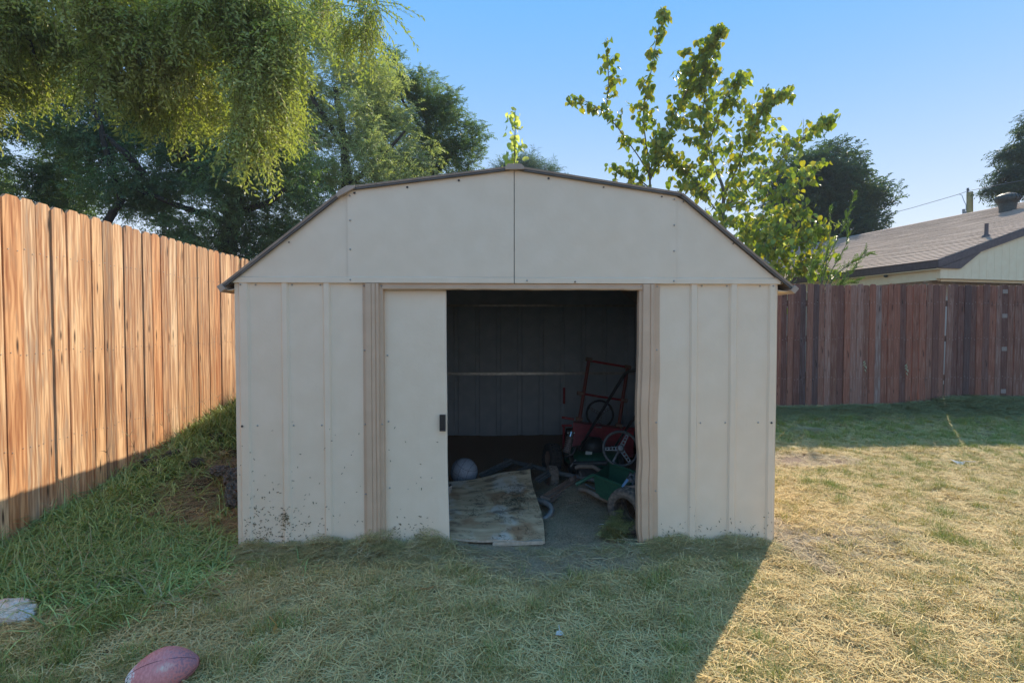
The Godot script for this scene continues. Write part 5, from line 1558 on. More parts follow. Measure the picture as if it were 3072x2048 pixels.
	bracket.box(Vector3(0.952, 0.352, -4.660), Vector3(0.055, 0.012, 0.02), Basis(Vector3.BACK, -0.1), 0.002)
	part("bracket", bracket, grey, kart)
	steering_wheel(kart, Vector3(1.023, 0.424, -4.950), Vector3(0.0, 0.25, 1.0), 0.128, 0.5, black, grey)
	for q in [Vector3(0.739, -0.070, -4.900), Vector3(1.318, -0.091, -4.900)]:
		var wg := Geo.new()
		tyre(wg, 0.13, 0.11, 0.06, Transform3D(Basis(Vector3.BACK, PI / 2), Vector3(q.x, 0.17, q.z)))
		part("wheel", wg, rubber, kart)

	# mower with a long folding handle
	var mow := thing("push_mower", "black push mower with its slanting tube handle in front of the red go-kart", "mower", Vector3(0, 0, 0))
	var hg := Geo.new()
	var hp := PackedVector3Array()
	for q in [Vector3(1.127, 0.965, -3.780), Vector3(1.063, 0.952, -3.800), Vector3(1.015, 0.938, -3.840), Vector3(0.997, 0.918, -3.880), Vector3(0.979, 0.884, -3.900), Vector3(0.818, 0.443, -4.250), Vector3(0.671, 0.040, -4.500)]: hp.append(q)
	hg.tube(hp, 0.0125, 10)
	part("handle", hg, black, mow)
	var lg := Geo.new()
	lg.tube(PackedVector3Array([Vector3(1.165, 0.687, -3.900), Vector3(1.118, 0.578, -4.000), Vector3(1.065, 0.419, -4.150), Vector3(1.017, 0.251, -4.300)]), 0.011, 8)
	part("handle", lg, black, mow)
	var eng := Geo.new()
	var ec := Vector3(0.852, 0.217, -4.420)
	eng.lathe([Vector2(0.0001, 0.13), Vector2(0.07, 0.125), Vector2(0.10, 0.09), Vector2(0.105, 0.02), Vector2(0.095, 0.0), Vector2(0.12, -0.01), Vector2(0.125, -0.05), Vector2(0.0001, -0.05)], 24, Transform3D(Basis(), ec - Vector3(0, 0.04, 0)))
	part("engine_cover", eng, black, mow)
	var tank := Geo.new()
	tank.box(ec + Vector3(0.03, -0.10, 0.08), Vector3(0.20, 0.09, 0.12), Basis(Vector3.UP, 0.1), 0.02)
	part("engine_block", tank, black, mow)
	var st := Geo.new()
	st.box(Vector3(0.787, 0.212, -4.260), Vector3(0.055, 0.028, 0.003), Basis(Vector3.BACK, -0.12))
	part("sticker", st, mottled(lin(0.6, 0.58, 0.5), lin(0.75, 0.73, 0.64), 20.0, 0.6), mow)
	var fin2 := Geo.new()
	for i in 5:
		fin2.box(ec + Vector3(-0.04 + 0.0, -0.055 - i * 0.012, 0.155), Vector3(0.10, 0.005, 0.03))
	part("cooling_fins", fin2, rust, mow)
	var deck := Geo.new()
	deck.lathe([Vector2(0.0001, 0.03), Vector2(0.20, 0.03), Vector2(0.235, 0.01), Vector2(0.245, -0.06), Vector2(0.24, -0.06), Vector2(0.0001, -0.02)], 28, Transform3D(Basis(), Vector3(ec.x, 0.17, ec.z)))
	part("deck", deck, green, mow)
	for q in [Vector3(-0.21, 0, 0.12), Vector3(0.21, 0, 0.12), Vector3(-0.21, 0, -0.14), Vector3(0.21, 0, -0.14)]:
		var wg := Geo.new()
		tyre(wg, 0.085, 0.04, 0.04, Transform3D(Basis(Vector3.BACK, PI / 2), Vector3(ec.x + q.x, 0.115, ec.z + q.z)))
		part("wheel", wg, rubber, mow)

	# stripped kart chassis with wheel, column and shock absorber
	var ch := thing("kart_chassis", "stripped kart chassis with three-spoke steering wheel just inside the doorway", "go-kart", Vector3(0, 0, 0))
	steering_wheel(ch, Vector3(0.908, 0.393, -3.660), Vector3(-0.22, 0.42, 1.0), 0.122, -0.45, mottled(lin(0.07, 0.068, 0.065), lin(0.13, 0.125, 0.12), 8.0, 0.55), grey)
	var col := Geo.new()
	col.tube(PackedVector3Array([Vector3(0.910, 0.371, -3.700), Vector3(0.856, 0.302, -3.660), Vector3(0.884, 0.268, -3.660)]), 0.010, 8)
	part("steering_column", col, grey, ch)
	var col2 := Geo.new()
	col2.lathe([Vector2(0.0001, 0.035), Vector2(0.013, 0.03), Vector2(0.018, 0.01), Vector2(0.013, -0.01), Vector2(0.010, -0.14), Vector2(0.0001, -0.14)], 12, Transform3D(Basis(Vector3.BACK, 0.42), Vector3(0.896, 0.254, -3.640)))
	part("column_joint", col2, chrome, ch)
	var shock := Geo.new()
	var sa := Vector3(0.606, 0.384, -4.100)
	var sb := Vector3(0.569, 0.267, -4.050)
	var coil := PackedVector3Array()
	var sx := Basis(Quaternion(Vector3.UP, (sa - sb).normalized()))
	for i in 97:
		var w := TAU * i / 12.0
		coil.append(sb.lerp(sa, i / 96.0) + sx * Vector3(cos(w), 0, sin(w)) * 0.027)
	shock.tube(coil, 0.0052, 6)
	shock.tube(PackedVector3Array([sb, sa]), 0.017, 10)
	var sh := part("shock_absorber", shock, mottled(lin(0.16, 0.12, 0.11), lin(0.25, 0.2, 0.18), 10.0, 0.6), ch)
	var cap := Geo.new()
	cap.tube(PackedVector3Array([sa, sa + (sa - sb).normalized() * 0.04]), 0.024, 10)
	cap.tube(PackedVector3Array([sa + (sa - sb).normalized() * 0.035 - Vector3(0.03, 0, 0), sa + (sa - sb).normalized() * 0.035 + Vector3(0.03, 0, 0)]), 0.008, 8)
	part("shock_mount", cap, chrome, sh)
	for q in [[[Vector3(0.612, 0.207, -3.950), Vector3(0.853, 0.237, -3.850)], 0.018, black], [[Vector3(0.853, 0.294, -3.660), Vector3(0.848, 0.157, -3.660)], 0.014, dusty], [[Vector3(0.820, 0.216, -3.750), Vector3(0.757, 0.128, -3.720)], 0.016, green], [[Vector3(0.622, 0.188, -3.900), Vector3(0.642, 0.205, -3.880), Vector3(0.742, 0.211, -3.850), Vector3(0.770, 0.197, -3.840), Vector3(0.814, 0.173, -3.800)], 0.016, dusty], [[Vector3(0.803, 0.159, -3.720), Vector3(0.857, 0.207, -3.700)], 0.017, dusty], [[Vector3(0.605, 0.111, -3.620), Vector3(0.642, 0.120, -3.580), Vector3(0.703, 0.117, -3.450), Vector3(0.765, 0.101, -3.400)], 0.017, dusty], [[Vector3(0.643, 0.172, -3.850), Vector3(0.652, 0.140, -3.800)], 0.006, grey], [[Vector3(0.672, 0.106, -3.750), Vector3(0.742, 0.078, -3.700)], 0.008, grey], [[Vector3(0.566, 0.226, -4.100), Vector3(0.615, 0.257, -4.050), Vector3(0.653, 0.300, -4.100)], 0.012, black], [[Vector3(0.595, 0.172, -4.000), Vector3(0.638, 0.227, -4.000)], 0.006, grey]]:
		var tg := Geo.new()
		tg.tube(PackedVector3Array(q[0]), q[1], 9)
		part("frame_tube", tg, q[2], ch)
	for q in [[Vector3(0.486, 0.144, -4.350), 0.125, 0.10, rubber, 0.25], [Vector3(0.444, 0.077, -4.000), 0.095, 0.07, dusty, 0.15]]:
		var xf := Transform3D(Basis(Vector3.UP, q[4]) * Basis(Vector3.BACK, PI / 2 - 0.12), Vector3(q[0].x, q[0].y, q[0].z))
		var wg := Geo.new()
		tyre(wg, q[1], q[2], q[1] * 0.5, xf)
		var wl := part("wheel", wg, q[3], ch)
		part("tread", lugs(q[1], q[2], 20, xf), q[3], wl)
		var rm := Geo.new()
		rm.lathe([Vector2(0.0001, q[2] * 0.2), Vector2(q[1] * 0.3, q[2] * 0.25), Vector2(q[1] * 0.52, q[2] * 0.4), Vector2(q[1] * 0.52, -q[2] * 0.4), Vector2(q[1] * 0.3, -q[2] * 0.25), Vector2(0.0001, -q[2] * 0.2)], 18, xf)
		part("rim", rm, rust, wl)
	var pan := Geo.new()
	pan.box(Vector3(0.720, 0.157, -3.920), Vector3(0.16, 0.07, 0.06), Basis(Vector3.BACK, -0.08), 0.012)
	part("axle_box", pan, black, ch)

	# green trough
	var tr := thing("green_trough", "dark green sheet-metal trough with a rolled rim right of the rack", "trough", Vector3(0, 0, 0))
	var A := Vector3(0.671, 0.262, -3.450)
	var B := Vector3(0.808, 0.266, -3.180)
	var C := Vector3(0.774, 0.138, -3.220)
	var E := Vector3(0.694, 0.115, -3.470)
	var bk := Vector3(0.16, 0.02, -0.22)
	var tg2 := Geo.new()
	var thick := Vector3(0.003, 0, -0.004)
	for q in [[E, C, B, A], [C, C + bk * 0.7, B + bk, B], [E + bk * 0.7, E, A, A + bk], [C + bk * 0.7, E + bk * 0.7, A + bk, B + bk], [E + bk * 0.7, C + bk * 0.7, C, E]]:
		tg2.quad(q[0], q[1], q[2], q[3])
		var nn: Vector3 = (q[2] - q[0]).cross(q[3] - q[1]).normalized() * 0.003
		tg2.quad(q[1] - nn, q[0] - nn, q[3] - nn, q[2] - nn)
	part("tub", tg2, green, tr)
	var rg := Geo.new()
	rg.tube(PackedVector3Array([A, A.lerp(B, 0.5) + Vector3(0, 0.004, 0), B]), 0.010, 8)
	rg.tube(PackedVector3Array([B, B + bk * 0.3 + Vector3(0.03, 0, 0), B + bk]), 0.011, 8)
	rg.tube(PackedVector3Array([B + bk, A + bk]), 0.010, 8)
	part("rim", rg, green, tr)
	var arm := Geo.new()
	arm.tube(PackedVector3Array([A, Vector3(0.645, 0.240, -3.480), Vector3(0.606, 0.208, -3.500), Vector3(0.558, 0.184, -3.500)]), [0.012, 0.012, 0.013, 0.014], 8)
	part("arm", arm, green, tr)
	var arm2 := Geo.new()
	arm2.tube(PackedVector3Array([B, Vector3(0.830, 0.284, -3.100), Vector3(0.881, 0.303, -3.080)]), 0.012, 8)
	part("arm", arm2, dusty, tr)
	var sack := thing("grey_sack", "crumpled grey sack of debris in the green trough", "sack", Vector3(0, 0, 0))
	var sk := Geo.new()
	var sc := Vector3(0.898, 0.242, -3.260)
	sk.sheet(func(u, v):
		var a: float = u * TAU
		var b: float = (v - 0.5) * PI
		var dd := Vector3(cos(a) * cos(b), -sin(b), sin(a) * cos(b))
		return sc + dd * Vector3(0.062, 0.075, 0.06) * (1.0 + 0.35 * dents.get_noise_3dv(dd * 3.0) + 0.15 * dents.get_noise_3dv(dd * 9.0)), 26, 16)
	part("cloth", sk, mottled(lin(0.13, 0.125, 0.125), lin(0.24, 0.23, 0.225), 20.0, 0.9), sack)
	var blue := Geo.new()
	blue.box(Vector3(0.808, 0.308, -3.130), Vector3(0.014, 0.048, 0.006), Basis(Vector3.BACK, -0.65), 0.002)
	blue.box(Vector3(0.791, 0.286, -3.130), Vector3(0.010, 0.012, 0.005), Basis(Vector3.BACK, -0.65), 0.001)
	tag(part("blue_clip", blue, plain(lin(0.16, 0.33, 0.55), 0.5), self), "small bright blue plastic clip lying on the trough rim", "clip")

	# small tyre by the jamb with hay spilling out
	var ty := thing("small_tyre", "small dusty tyre with hay spilling out beside the right door jamb", "tyre", Vector3(Vector3(0.836, 0.060, -3.100).x, 0.148, -3.10))
	var tz := Geo.new()
	var tx := Transform3D(Basis(Vector3.UP, 0.65) * Basis(Vector3.BACK, PI / 2), Vector3.ZERO)
	tyre(tz, 0.142, 0.15, 0.082, tx)
	part("casing", tz, mottled(lin(0.045, 0.042, 0.04), lin(0.26, 0.20, 0.15), 5.0, 0.9, 0.0, 0.0, 0.02, 3), ty)

	var hay := mat_of_straw(26, 0.07, 0.05, 0.13, 0.0026, 0.035)
	pl = []
	tn = []
	for i in 95:
		var q := rng.randf()
		var at := Vector3(0.750, 0.125, -3.020).lerp(Vector3(0.686, 0.013, -2.980), q) + Vector3(rng.randfn() * 0.028 * (0.5 + q), rng.randfn() * 0.012, rng.randfn() * 0.03)
		at.y = maxf(at.y, 0.03)
		pl.append(Transform3D(Basis(Vector3.UP, rng.randf() * TAU) * Basis(Vector3.RIGHT, rng.randf_range(-0.8, 0.8)) .scaled(Vector3.ONE * rng.randf_range(0.35, 0.8)), at))
		tn.append(Color(0.24, 0.24, 0.06).lerp(Color(0.36, 0.33, 0.13), rng.randf()))
	tag(scatter("hay_clump", hay, straw_m, pl, tn, self), "clump of yellow-green hay spilling from the small tyre", "hay", "", "stuff")

	var pn := thing("metal_pan", "dark pan with a thin bright metal rim lying in the hay", "pan", Vector3(0.656, -0.002, -3.120))
	var pgx := Geo.new()
	pgx.lathe([Vector2(0.0001, -0.02), Vector2(0.05, -0.02), Vector2(0.066, 0.0), Vector2(0.064, 0.0), Vector2(0.048, -0.016), Vector2(0.0001, -0.016)], 22, Transform3D(Basis(Vector3.RIGHT, 0.45) * Basis(Vector3.BACK, 0.3), Vector3.ZERO))
	part("bowl", pgx, black, pn)
	var prr := Geo.new()
	prr.ring(0.066, 0.0022, 30, 6, Transform3D(Basis(Vector3.RIGHT, 0.45) * Basis(Vector3.BACK, 0.3), Vector3.ZERO))
	part("rim", prr, chrome, pn)


func lump(seed_at: Vector3, size: Vector3, rough: float) -> Geo:
	var g := Geo.new()
	g.sheet(func(u, v):
		var a: float = u * TAU
		var b: float = (v - 0.5) * PI
		var d := Vector3(cos(a) * cos(b), -sin(b), sin(a) * cos(b))
		return d * size * (1.0 + rough * dents.get_noise_3dv(d * 1.6 + seed_at) + rough * 0.4 * dents.get_noise_3dv(d * 5.0 + seed_at) + rough * 0.15 * dents.get_noise_3dv(d * 14.0 + seed_at)), 36, 22)
	return g


func build_yard_things() -> void:
	# football
	var at := Vector3(-1.19, 0.040, -1.845)
	var fb := thing("football", "old scuffed red-brown football lying in the dry grass", "ball", at)
	fb.rotation = Vector3(0.25, 0.30, 0.12)
	fb.scale = Vector3.ONE * 0.86
	var body := func(u: float, v: float) -> Vector3:
		var s := v * 2.0 - 1.0
		var a := u * TAU
		var r := 0.088 * pow(maxf(0.0, 1.0 - pow(absf(s), 1.9)), 0.72)
		var crease := exp(-pow(wrapf(a - 1.25 - s * 0.25, -PI, PI) / 0.10, 2)) * (1.0 - s * s)
		r *= 1.0 - 0.06 * crease - 0.05 * sin(a * 2.0 + s * 2.0) * (1.0 - s * s)
		return Vector3(s * 0.138, sin(a) * r * 0.92, cos(a) * r)
	var im := Image.create(128, 128, false, Image.FORMAT_RGB8)
	for x in 128:
		for y in 128:
			var u := x / 128.0
			var v := y / 128.0
			var n := patches.get_noise_2d(x * 0.35, y * 0.35)
			var c := Color(0.84, 0.50, 0.48).lerp(Color(0.92, 0.60, 0.57), 0.5 + n)
			c = c.lerp(Color(0.60, 0.42, 0.45), clampf((v - 0.72) * 4.0 + n * 1.5, 0.0, 0.8))
			var tip := (v - 0.17) * 14.0 + n * 1.6
			if tip < 0.0 and v > 0.03: c = c.lerp(Color(0.96, 0.93, 0.90), clampf(-tip * 1.6, 0.0, 0.95))
			var sc := Vector2((u - 0.145) / 0.035, (v - 0.60) / 0.13).length() + n * 0.9
			if sc < 1.0: c = c.lerp(Color(0.92, 0.80, 0.72), 0.85 * (1.0 - sc))
			im.set_pixel(x, y, c)
	var fm := plain(Color.WHITE, 0.55)
	fm.albedo_texture = ImageTexture.create_from_image(im)
	fm.normal_enabled = true
	fm.normal_texture = bumps(0.2, 2.0, 256, 55)
	fm.normal_scale = 0.4
	var g := Geo.new()
	g.sheet(body, 56, 40)
	part("cover", g, fm, fb)
	var sg := Geo.new()
	for w in [0.21, 0.46, 0.71, 0.96]:
		var path := PackedVector3Array()
		for i in 25:
			path.append(body.call(w + 0.0, 0.04 + 0.92 * i / 24.0) * 1.002)
		sg.tube(path, 0.0009, 5)
	part("seams", sg, plain(lin(0.09, 0.03, 0.03), 0.8), fb)
	var ey := Geo.new()
	for q in [[0.16, 0.085], [0.10, 0.07], [0.05, 0.09]]:
		ey.ring(0.003, 0.0014, 10, 5, Transform3D(Basis(Vector3.BACK, 0.9), body.call(q[0], q[1])))
	part("eyelets", ey, plain(lin(0.05, 0.05, 0.05), 0.5), fb)

	# pale stone at the left edge
	var rock := thing("pale_stone", "pale pinkish-white stone lying in the grass at the left edge", "stone", Vector3(-2.04, 0.078, -2.17))
	part("stone", lump(Vector3(3, 1, 7), Vector3(0.115, 0.055, 0.075), 0.14), mottled(lin(0.76, 0.58, 0.46), lin(0.92, 0.78, 0.66), 7.0, 0.9, 0.0, 4.0, 0.04, 9), rock)
	var nub := part("nub", lump(Vector3(9, 4, 2), Vector3(0.034, 0.030, 0.032), 0.25), mottled(lin(0.70, 0.67, 0.64), lin(0.84, 0.81, 0.78), 9.0, 0.9, 0.0, 4.0, 0.05, 10), rock)
	nub.position = Vector3(0.098, 0.0, 0.02)

	# stones and rotten timber on the bank beside the shed
	var stone := mottled(lin(0.10, 0.095, 0.08), lin(0.20, 0.18, 0.15), 6.0, 0.95, 0.0, 8.0, 0.04, 12)
	var rot := mottled(lin(0.035, 0.028, 0.022), lin(0.10, 0.085, 0.07), 5.0, 0.95, 0.0, 8.0, 0.04, 13)
	var n := 0
	for q in [[Vector3(-1.775, 0.250, -3.500), Vector3(0.05, 0.06, 0.06), "grey stone leaning on the shed's left corner halfway up the bank"], [Vector3(-1.617, 0.237, -3.200), Vector3(0.045, 0.075, 0.05), "grey stone at the foot of the shed's left corner"], [Vector3(-2.346, 0.260, -3.600), Vector3(0.06, 0.035, 0.05), "small grey stone at the foot of the cedar fence"], [Vector3(-1.961, 0.249, -3.700), Vector3(0.07, 0.035, 0.05), "flat dark stone in dry leaves between fence and shed"]]:
		var p: Vector3 = q[0]
		p.y = maxf(p.y, ground(p.x, p.z) + q[1].y * 0.3)
		var o := thing("bank_stone", q[2], "stone", p, "stones on the bank")
		part("stone", lump(Vector3(n * 5.0, 2, 1), q[1], 0.45), stone, o)
		n += 1
	for q in [[Vector3(-2.474, 0.237, -3.650), Vector3(-2.371, 0.263, -3.900), 0.035, "blackened rotten timber lying along the cedar fence foot"], [Vector3(-2.300, 0.268, -4.200), Vector3(-2.184, 0.278, -4.400), 0.03, "short dark timber end half buried beside the shed"], [Vector3(-2.213, 0.228, -3.750), Vector3(-2.177, 0.235, -3.850), 0.045, "dark broken timber stump in the grass between fence and shed"]]:
		var a: Vector3 = q[0]
		var b: Vector3 = q[1]
		a.y = ground(a.x, a.z) + 0.03
		b.y = ground(b.x, b.z) + 0.03
		var o := thing("rotten_timber", q[3], "timber", a, "old timbers on the bank")
		var tg := Geo.new()
		var pts := PackedVector3Array()
		var rr := []
		for i in 9:
			pts.append((b - a) * i / 8.0 + Vector3(0, rng.randf_range(-0.006, 0.006), 0))
			rr.append(q[2] * rng.randf_range(0.75, 1.1))
		tg.tube(pts, rr, 8)
		part("log", tg, rot, o)

	# green hose and dark cable slung behind the cedar pickets
	var hose := Geo.new()
	hose.tube(PackedVector3Array([Vector3(-2.60, 1.945, -5.0), Vector3(-2.60, 1.935, -5.25), Vector3(-2.585, 1.915, -5.5), Vector3(-2.58, 1.90, -5.9), Vector3(-2.58, 1.93, -6.4)]), 0.011, 8)
	tag(part("garden_hose", hose, plain(lin(0.10, 0.28, 0.04), 0.4), self), "green garden hose slung behind the cedar picket tops", "hose")
	var cable := Geo.new()
	cable.tube(PackedVector3Array([Vector3(-2.62, 1.97, -5.05), Vector3(-2.62, 1.955, -5.4), Vector3(-2.62, 1.94, -5.9), Vector3(-2.62, 1.96, -6.4)]), 0.013, 8)
	tag(part("black_cable", cable, plain(lin(0.02, 0.02, 0.022), 0.5), self), "black cable sagging just above the green garden hose", "cable")

	# creeper poking through the dark fence
	var creeper := spray(7, 0.16, 0.055, 0.026, 0.5)
	var pale := leafy(lin(0.3, 0.35, 0.2), 0.5)
	pale.vertex_color_use_as_albedo = false
	pale.albedo_color = lin(0.40, 0.46, 0.34)
	var vines := [[Vector3(5.42, 0.78, -7.33), "pale creeper sprig poking through the dark fence halfway up"], [Vector3(6.05, 0.73, -7.33), "longer hanging creeper sprig on the dark fence right of the first"]]
	for q in vines:
		var o := thing("creeper_sprig", q[1], "creeper", q[0], "creeper sprigs on the dark fence")
		var l := part("leaves", creeper, pale, o)
		l.rotation = Vector3(0.3, 0.4, -0.9)
	# fallen leaves
	var shape := heart_leaf(0.055, 0.042, 0.6)
	for q in [[Vector3(-0.912, 0.03, -2.13), lin(0.50, 0.25, 0.06), 1.15, 0.7, "curled orange leaf standing up in the dry grass before the shed"], [Vector3(-0.33, 0.026, -2.42), lin(0.40, 0.17, 0.05), 0.9, 1.3, "small rust-brown leaf on the grass in front of the door"], [Vector3(0.263, 0.028, -2.06), lin(0.70, 0.69, 0.62), 0.8, 1.5, "small white petal-like leaf on the lawn below the doorway"], [Vector3(4.318, 0.03, -4.55), lin(0.66, 0.60, 0.52), 1.9, 1.45, "pale dry leaf lying on the sunlit lawn at right"], [Vector3(3.0, 0.03, -5.9), lin(0.5, 0.47, 0.42), 1.2, 1.4, "pale dry leaf in the fence shade near the shed corner"]]:
		var o := thing("fallen_leaf", q[4], "leaf", q[0], "leaves fallen on the lawn")
		o.rotation = Vector3(q[3], rng.randf() * TAU, 0.2)
		part("leaf_blade", shape, plain(q[1], 0.8), o).scale = Vector3.ONE * q[2]


func build_grass() -> void:
	var gm := leafy(lin(0.30, 0.36, 0.12), 0.6)
	var dm := plain(Color.WHITE, 0.8)
	dm.vertex_color_use_as_albedo = true
	dm.cull_mode = BaseMaterial3D.CULL_DISABLED
	var short := tuft(13, 0.034, 0.025, 0.085, 0.0034, 0.85, 0.9)
	var thatch := mat_of_straw(16, 0.06, 0.03, 0.11, 0.0025, 0.028)
	var gp := []
	var gt := []
	var dp := []
	var dt := []
	# rows of depth, denser close to the camera
	for band in [[-1.1, -1.5, -2.6, 3.2, 2500], [-1.5, -2.3, -2.6, 3.4, 4600], [-2.3, -3.1, -2.6, 4.5, 3900], [-3.1, -4.2, -2.6, 6.0, 2900], [-4.2, -5.6, -2.6, 7.6, 2300], [-5.6, -7.35, -2.6, 8.8, 1700]]:
		var count := int((band[0] - band[1]) * (band[3] - band[2]) * band[4])
		for i in count:
			var x := rng.randf_range(band[2], band[3])
			var z := rng.randf_range(band[1], band[0])
			if x > -1.45 and x < 1.63 and z < -2.885 and z > -5.95: continue
			if x < -1.45 and z < -2.3 and rng.randf() < 0.8: continue
			var b := bare(x, z)
			var gr := green_at(x, z)
			var y := ground(x, z)
			var fine := patches.get_noise_2d(x * 14.0, z * 14.0)
			var turn := Basis(Vector3.UP, rng.randf() * TAU)
			var clump := patches.get_noise_2d(x * 7.0 + 31.0, z * 7.0)
			var green := rng.randf() < 0.08 + gr * 0.62 + clump * 0.9
			if clump < -0.12 and rng.randf() < 0.6: continue      # thin spots where soil and roots show
			if green and rng.randf() > b * 1.1:
				var h := rng.randf_range(0.5, 1.1) * (0.85 + 0.45 * gr + clump * 0.7 + fine * 0.4)
				gp.append(Transform3D(turn.scaled(Vector3(1.1, maxf(h, 0.3), 1.1)), Vector3(x, y, z)))
				gt.append(Color(0.68, 0.52, 0.18).lerp(Color(0.36, 0.41, 0.09), clampf(gr * 0.7 + clump * 1.2 + rng.randf_range(-0.3, 0.35), 0.0, 1.0)))
			elif not green:
				if b > 0.75 and rng.randf() < 0.45: continue
				var c := Color(0.66, 0.47, 0.19).lerp(Color(0.92, 0.71, 0.33), rng.randf())
				if b > 0.4: c = c.lerp(Color(0.48, 0.36, 0.26), 0.5)
				if rng.randf() < 0.5:
					dp.append(Transform3D((turn * Basis(Vector3.RIGHT, rng.randf_range(-0.3, 0.3))).scaled(Vector3(1.2, rng.randf_range(0.5, 1.3), 1.2)), Vector3(x, y, z)))
					dt.append(c)
				elif b < 0.6:
					gp.append(Transform3D(turn.scaled(Vector3(1.1, rng.randf_range(0.5, 1.15) * (1.0 + clump), 1.1)), Vector3(x, y, z)))
					gt.append(c * Color(0.92, 0.9, 0.85))
	print("grass ", gp.size(), " ", dp.size())
	tag(scatter("lawn_grass", short, gm, gp, gt, self), "short patchy green grass growing in the lawn", "grass", "", "stuff")
	tag(scatter("dry_thatch", thatch, dm, dp, dt, self), "dry straw-coloured thatch lying over the lawn", "dry grass", "", "stuff")

	# long weeds between the cedar fence and the shed
	var long_tuft := tuft(11, 0.045, 0.12, 0.30, 0.0115, 1.0, 1.7, 4)
	var lp := []
	var lt := []
	for i in 8500:
		var z := rng.randf_range(-6.2, -1.9)
		var x := rng.randf_range(-2.52, -1.0)
		if x > -1.47 and z < -2.86: continue
		var fade := soft(-1.25, -1.75, x + patches.get_noise_2d(x * 3.0, z * 3.0) * 0.5) * soft(-2.05, -2.55, z + patches.get_noise_2d(x * 4.0 + 9.0, z * 4.0) * 0.4)
		if z < -3.05 and z > -4.25: fade *= 0.06 + 0.6 * soft(-2.1, -2.4, x)
		if x < -1.75 and z > -2.2: fade *= 0.12
		if x > -1.75 and z > -2.9: fade *= 0.5
		if rng.randf() > fade: continue
		var h := rng.randf_range(0.55, 1.25)
		if z < -4.3: h *= 1.15
		lp.append(Transform3D(Basis(Vector3.UP, rng.randf() * TAU).scaled(Vector3(rng.randf_range(0.7, 1.1), h, rng.randf_range(0.7, 1.1))), Vector3(x, ground(x, z), z)))
		var c := Color(0.34, 0.50, 0.15).lerp(Color(0.62, 0.74, 0.27), rng.randf())
		if z < -4.2: c = c.lerp(Color(0.36, 0.42, 0.10), 0.6)
		elif rng.randf() < 0.09: c = Color(0.62, 0.52, 0.28)
		lt.append(c)
	print("weeds ", lp.size())
	tag(scatter("tall_grass", long_tuft, leafy(lin(0.30, 0.36, 0.12), 0.5), lp, lt, self), "tall green broad-bladed grass growing between the cedar fence and the shed", "tall grass", "", "stuff")
	# seed stalks
	var stalk := Geo.new()
	for i in 4:
		var a := TAU * i / 4 + 0.3
		blade(stalk, Vector3(0, 0.30, 0.0), Vector3(cos(a) * 0.7, 1, sin(a) * 0.7), 0.10, 0.004, 0.9, 3)
	stalk.tube(PackedVector3Array([Vector3(0, 0, 0), Vector3(0.01, 0.17, 0), Vector3(0, 0.30, 0)]), [0.0016, 0.0014, 0.001], 4, false)
	var sp := []
	var stt := []
	for q in [[-2.42, -2.62], [-2.36, -2.78], [-2.45, -3.1], [-2.40, -3.4], [-2.47, -3.62], [-2.35, -3.85], [-2.46, -4.0], [-2.40, -4.15], [-2.3, -4.35], [-2.44, -4.55], [-2.2, -4.7], [-2.46, -2.95], [-1.9, -4.9], [-1.62, -4.4], [-2.49, -2.3], [1.55, -2.8], [1.42, -2.84]]:
		sp.append(Transform3D((Basis(Vector3.UP, rng.randf() * TAU) * Basis(Vector3.RIGHT, rng.randf_range(0.1, 0.6))).scaled(Vector3.ONE * rng.randf_range(0.7, 1.2) * (0.6 if q[0] > 0.0 else 1.0)), Vector3(q[0], ground(q[0], q[1]), q[1])))
		stt.append(Color(0.42, 0.35, 0.18).lerp(Color(0.30, 0.30, 0.12), rng.randf()))
	tag(scatter("seed_stalks", stalk.mesh(), dm, sp, stt, self), "thin dry seed stalks arching in front of the cedar fence", "weeds", "", "stuff")

	# mown clippings heaped along the foot of the shed and of the dark fence
	var heap := mat_of_straw(30, 0.075, 0.04, 0.13, 0.0021, 0.03)
	var cp := []
	var ct := []
	for i in 2600:
		var x := rng.randf_range(-1.44, 1.62)
		if x > -0.27 and x < 0.84 and rng.randf() < 0.93: continue
		var z := -2.87 + absf(rng.randfn(0.0, 0.09))
		var y := ground(x, minf(z, -2.88)) * exp(-pow((z + 2.88) / 0.12, 2)) + ground(x, z) * (1.0 - exp(-pow((z + 2.88) / 0.12, 2)))
		y += maxf(0.0, 0.025 + 0.13 * patches.get_noise_2d(x * 5.0, 3.0)) * exp(-pow((z + 2.87) / 0.10, 2)) * rng.randf()
		cp.append(Transform3D((Basis(Vector3.UP, rng.randf() * TAU) * Basis(Vector3.RIGHT, rng.randf_range(-0.3, 0.3))).scaled(Vector3.ONE * rng.randf_range(0.4, 0.85)), Vector3(x, y, z)))
		ct.append(Color(0.66, 0.51, 0.23).lerp(Color(0.48, 0.42, 0.16), rng.randf()) if rng.randf() < 0.8 else Color(0.68, 0.56, 0.32))
	for i in 3800:     # in and before the doorway
		var x := rng.randf_range(-0.35, 0.86)
		var z := -2.60 - pow(rng.randf(), 1.6) * 1.5
		if x < 0.3 and z < -2.95: continue
		cp.append(Transform3D(Basis(Vector3.UP, rng.randf() * TAU).scaled(Vector3(1, 0.5, 1) * rng.randf_range(0.35, 0.8)), Vector3(x, ground(x, z) + 0.002, z)))
		ct.append(Color(0.78, 0.58, 0.38).lerp(Color(0.52, 0.38, 0.25), rng.randf()))
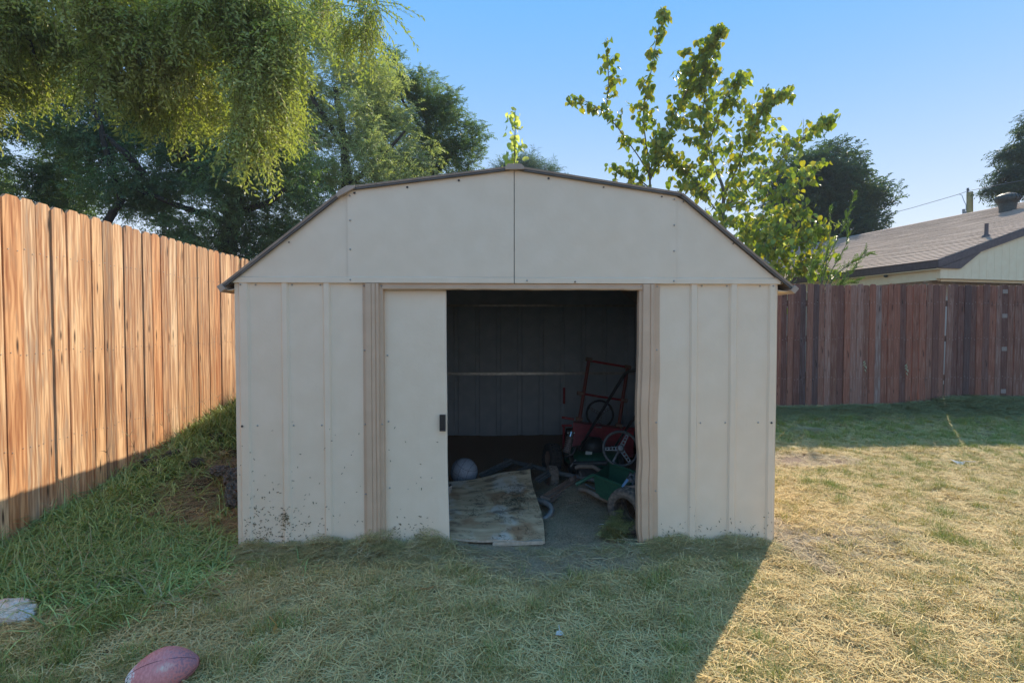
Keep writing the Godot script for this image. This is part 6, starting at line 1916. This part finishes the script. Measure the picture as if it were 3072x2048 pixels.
	for i in 3800:
		var x := rng.randf_range(3.6, 9.0)
		var z := -7.33 + absf(rng.randfn(0.0, 0.28))
		var high := (0.05 + 0.13 * soft(5.6, 7.0, x)) * exp(-pow((z + 7.33) / 0.33, 2))
		if x < 5.0 and z < -7.28: continue
		cp.append(Transform3D((Basis(Vector3.UP, rng.randf() * TAU) * Basis(Vector3.RIGHT, rng.randf_range(-0.4, 0.4))).scaled(Vector3.ONE * rng.randf_range(0.8, 1.5)), Vector3(x, ground(x, z) + high * rng.randf_range(0.5, 1.0), z)))
		ct.append(Color(0.28, 0.31, 0.14).lerp(Color(0.44, 0.43, 0.19), rng.randf()))
	for i in 1100:      # thrown-up straw along the shed's right wall and dry litter on the bank
		var right := rng.randf() < 0.32
		var x := rng.randf_range(1.63, 2.5) if right else rng.randf_range(-2.25, -1.46)
		var z := (-2.95 + rng.randfn(0.0, 0.16)) if right else rng.randf_range(-4.1, -3.1)
		cp.append(Transform3D((Basis(Vector3.UP, rng.randf() * TAU) * Basis(Vector3.RIGHT, rng.randf_range(-0.3, 0.3))).scaled(Vector3.ONE * rng.randf_range(0.6, 1.1)), Vector3(x, ground(x, z), z)))
		ct.append(Color(0.42, 0.32, 0.2).lerp(Color(0.56, 0.46, 0.32), rng.randf()) if right else Color(0.48, 0.33, 0.16).lerp(Color(0.64, 0.47, 0.25), rng.randf()))
	tag(scatter("grass_clippings", heap, dm, cp, ct, self), "tangled mown clippings heaped along the shed and dark fence", "clippings", "", "stuff")
	var tuftp := []
	var tuftt := []
	for i in 70:
		tuftp.append(Transform3D((Basis(Vector3.UP, rng.randf() * TAU)).scaled(Vector3.ONE * rng.randf_range(0.6, 1.0)), Vector3(3.83 + rng.randfn() * 0.09, ground(3.83, -6.11) + rng.randf() * 0.02, -6.11 + rng.randfn() * 0.05)))
		tuftt.append(Color(0.5, 0.40, 0.22).lerp(Color(0.6, 0.5, 0.3), rng.randf()))
	tag(scatter("straw_clump", heap, dm, tuftp, tuftt, self), "small tan straw clump on the shaded grass near the dark fence", "straw", "", "stuff")
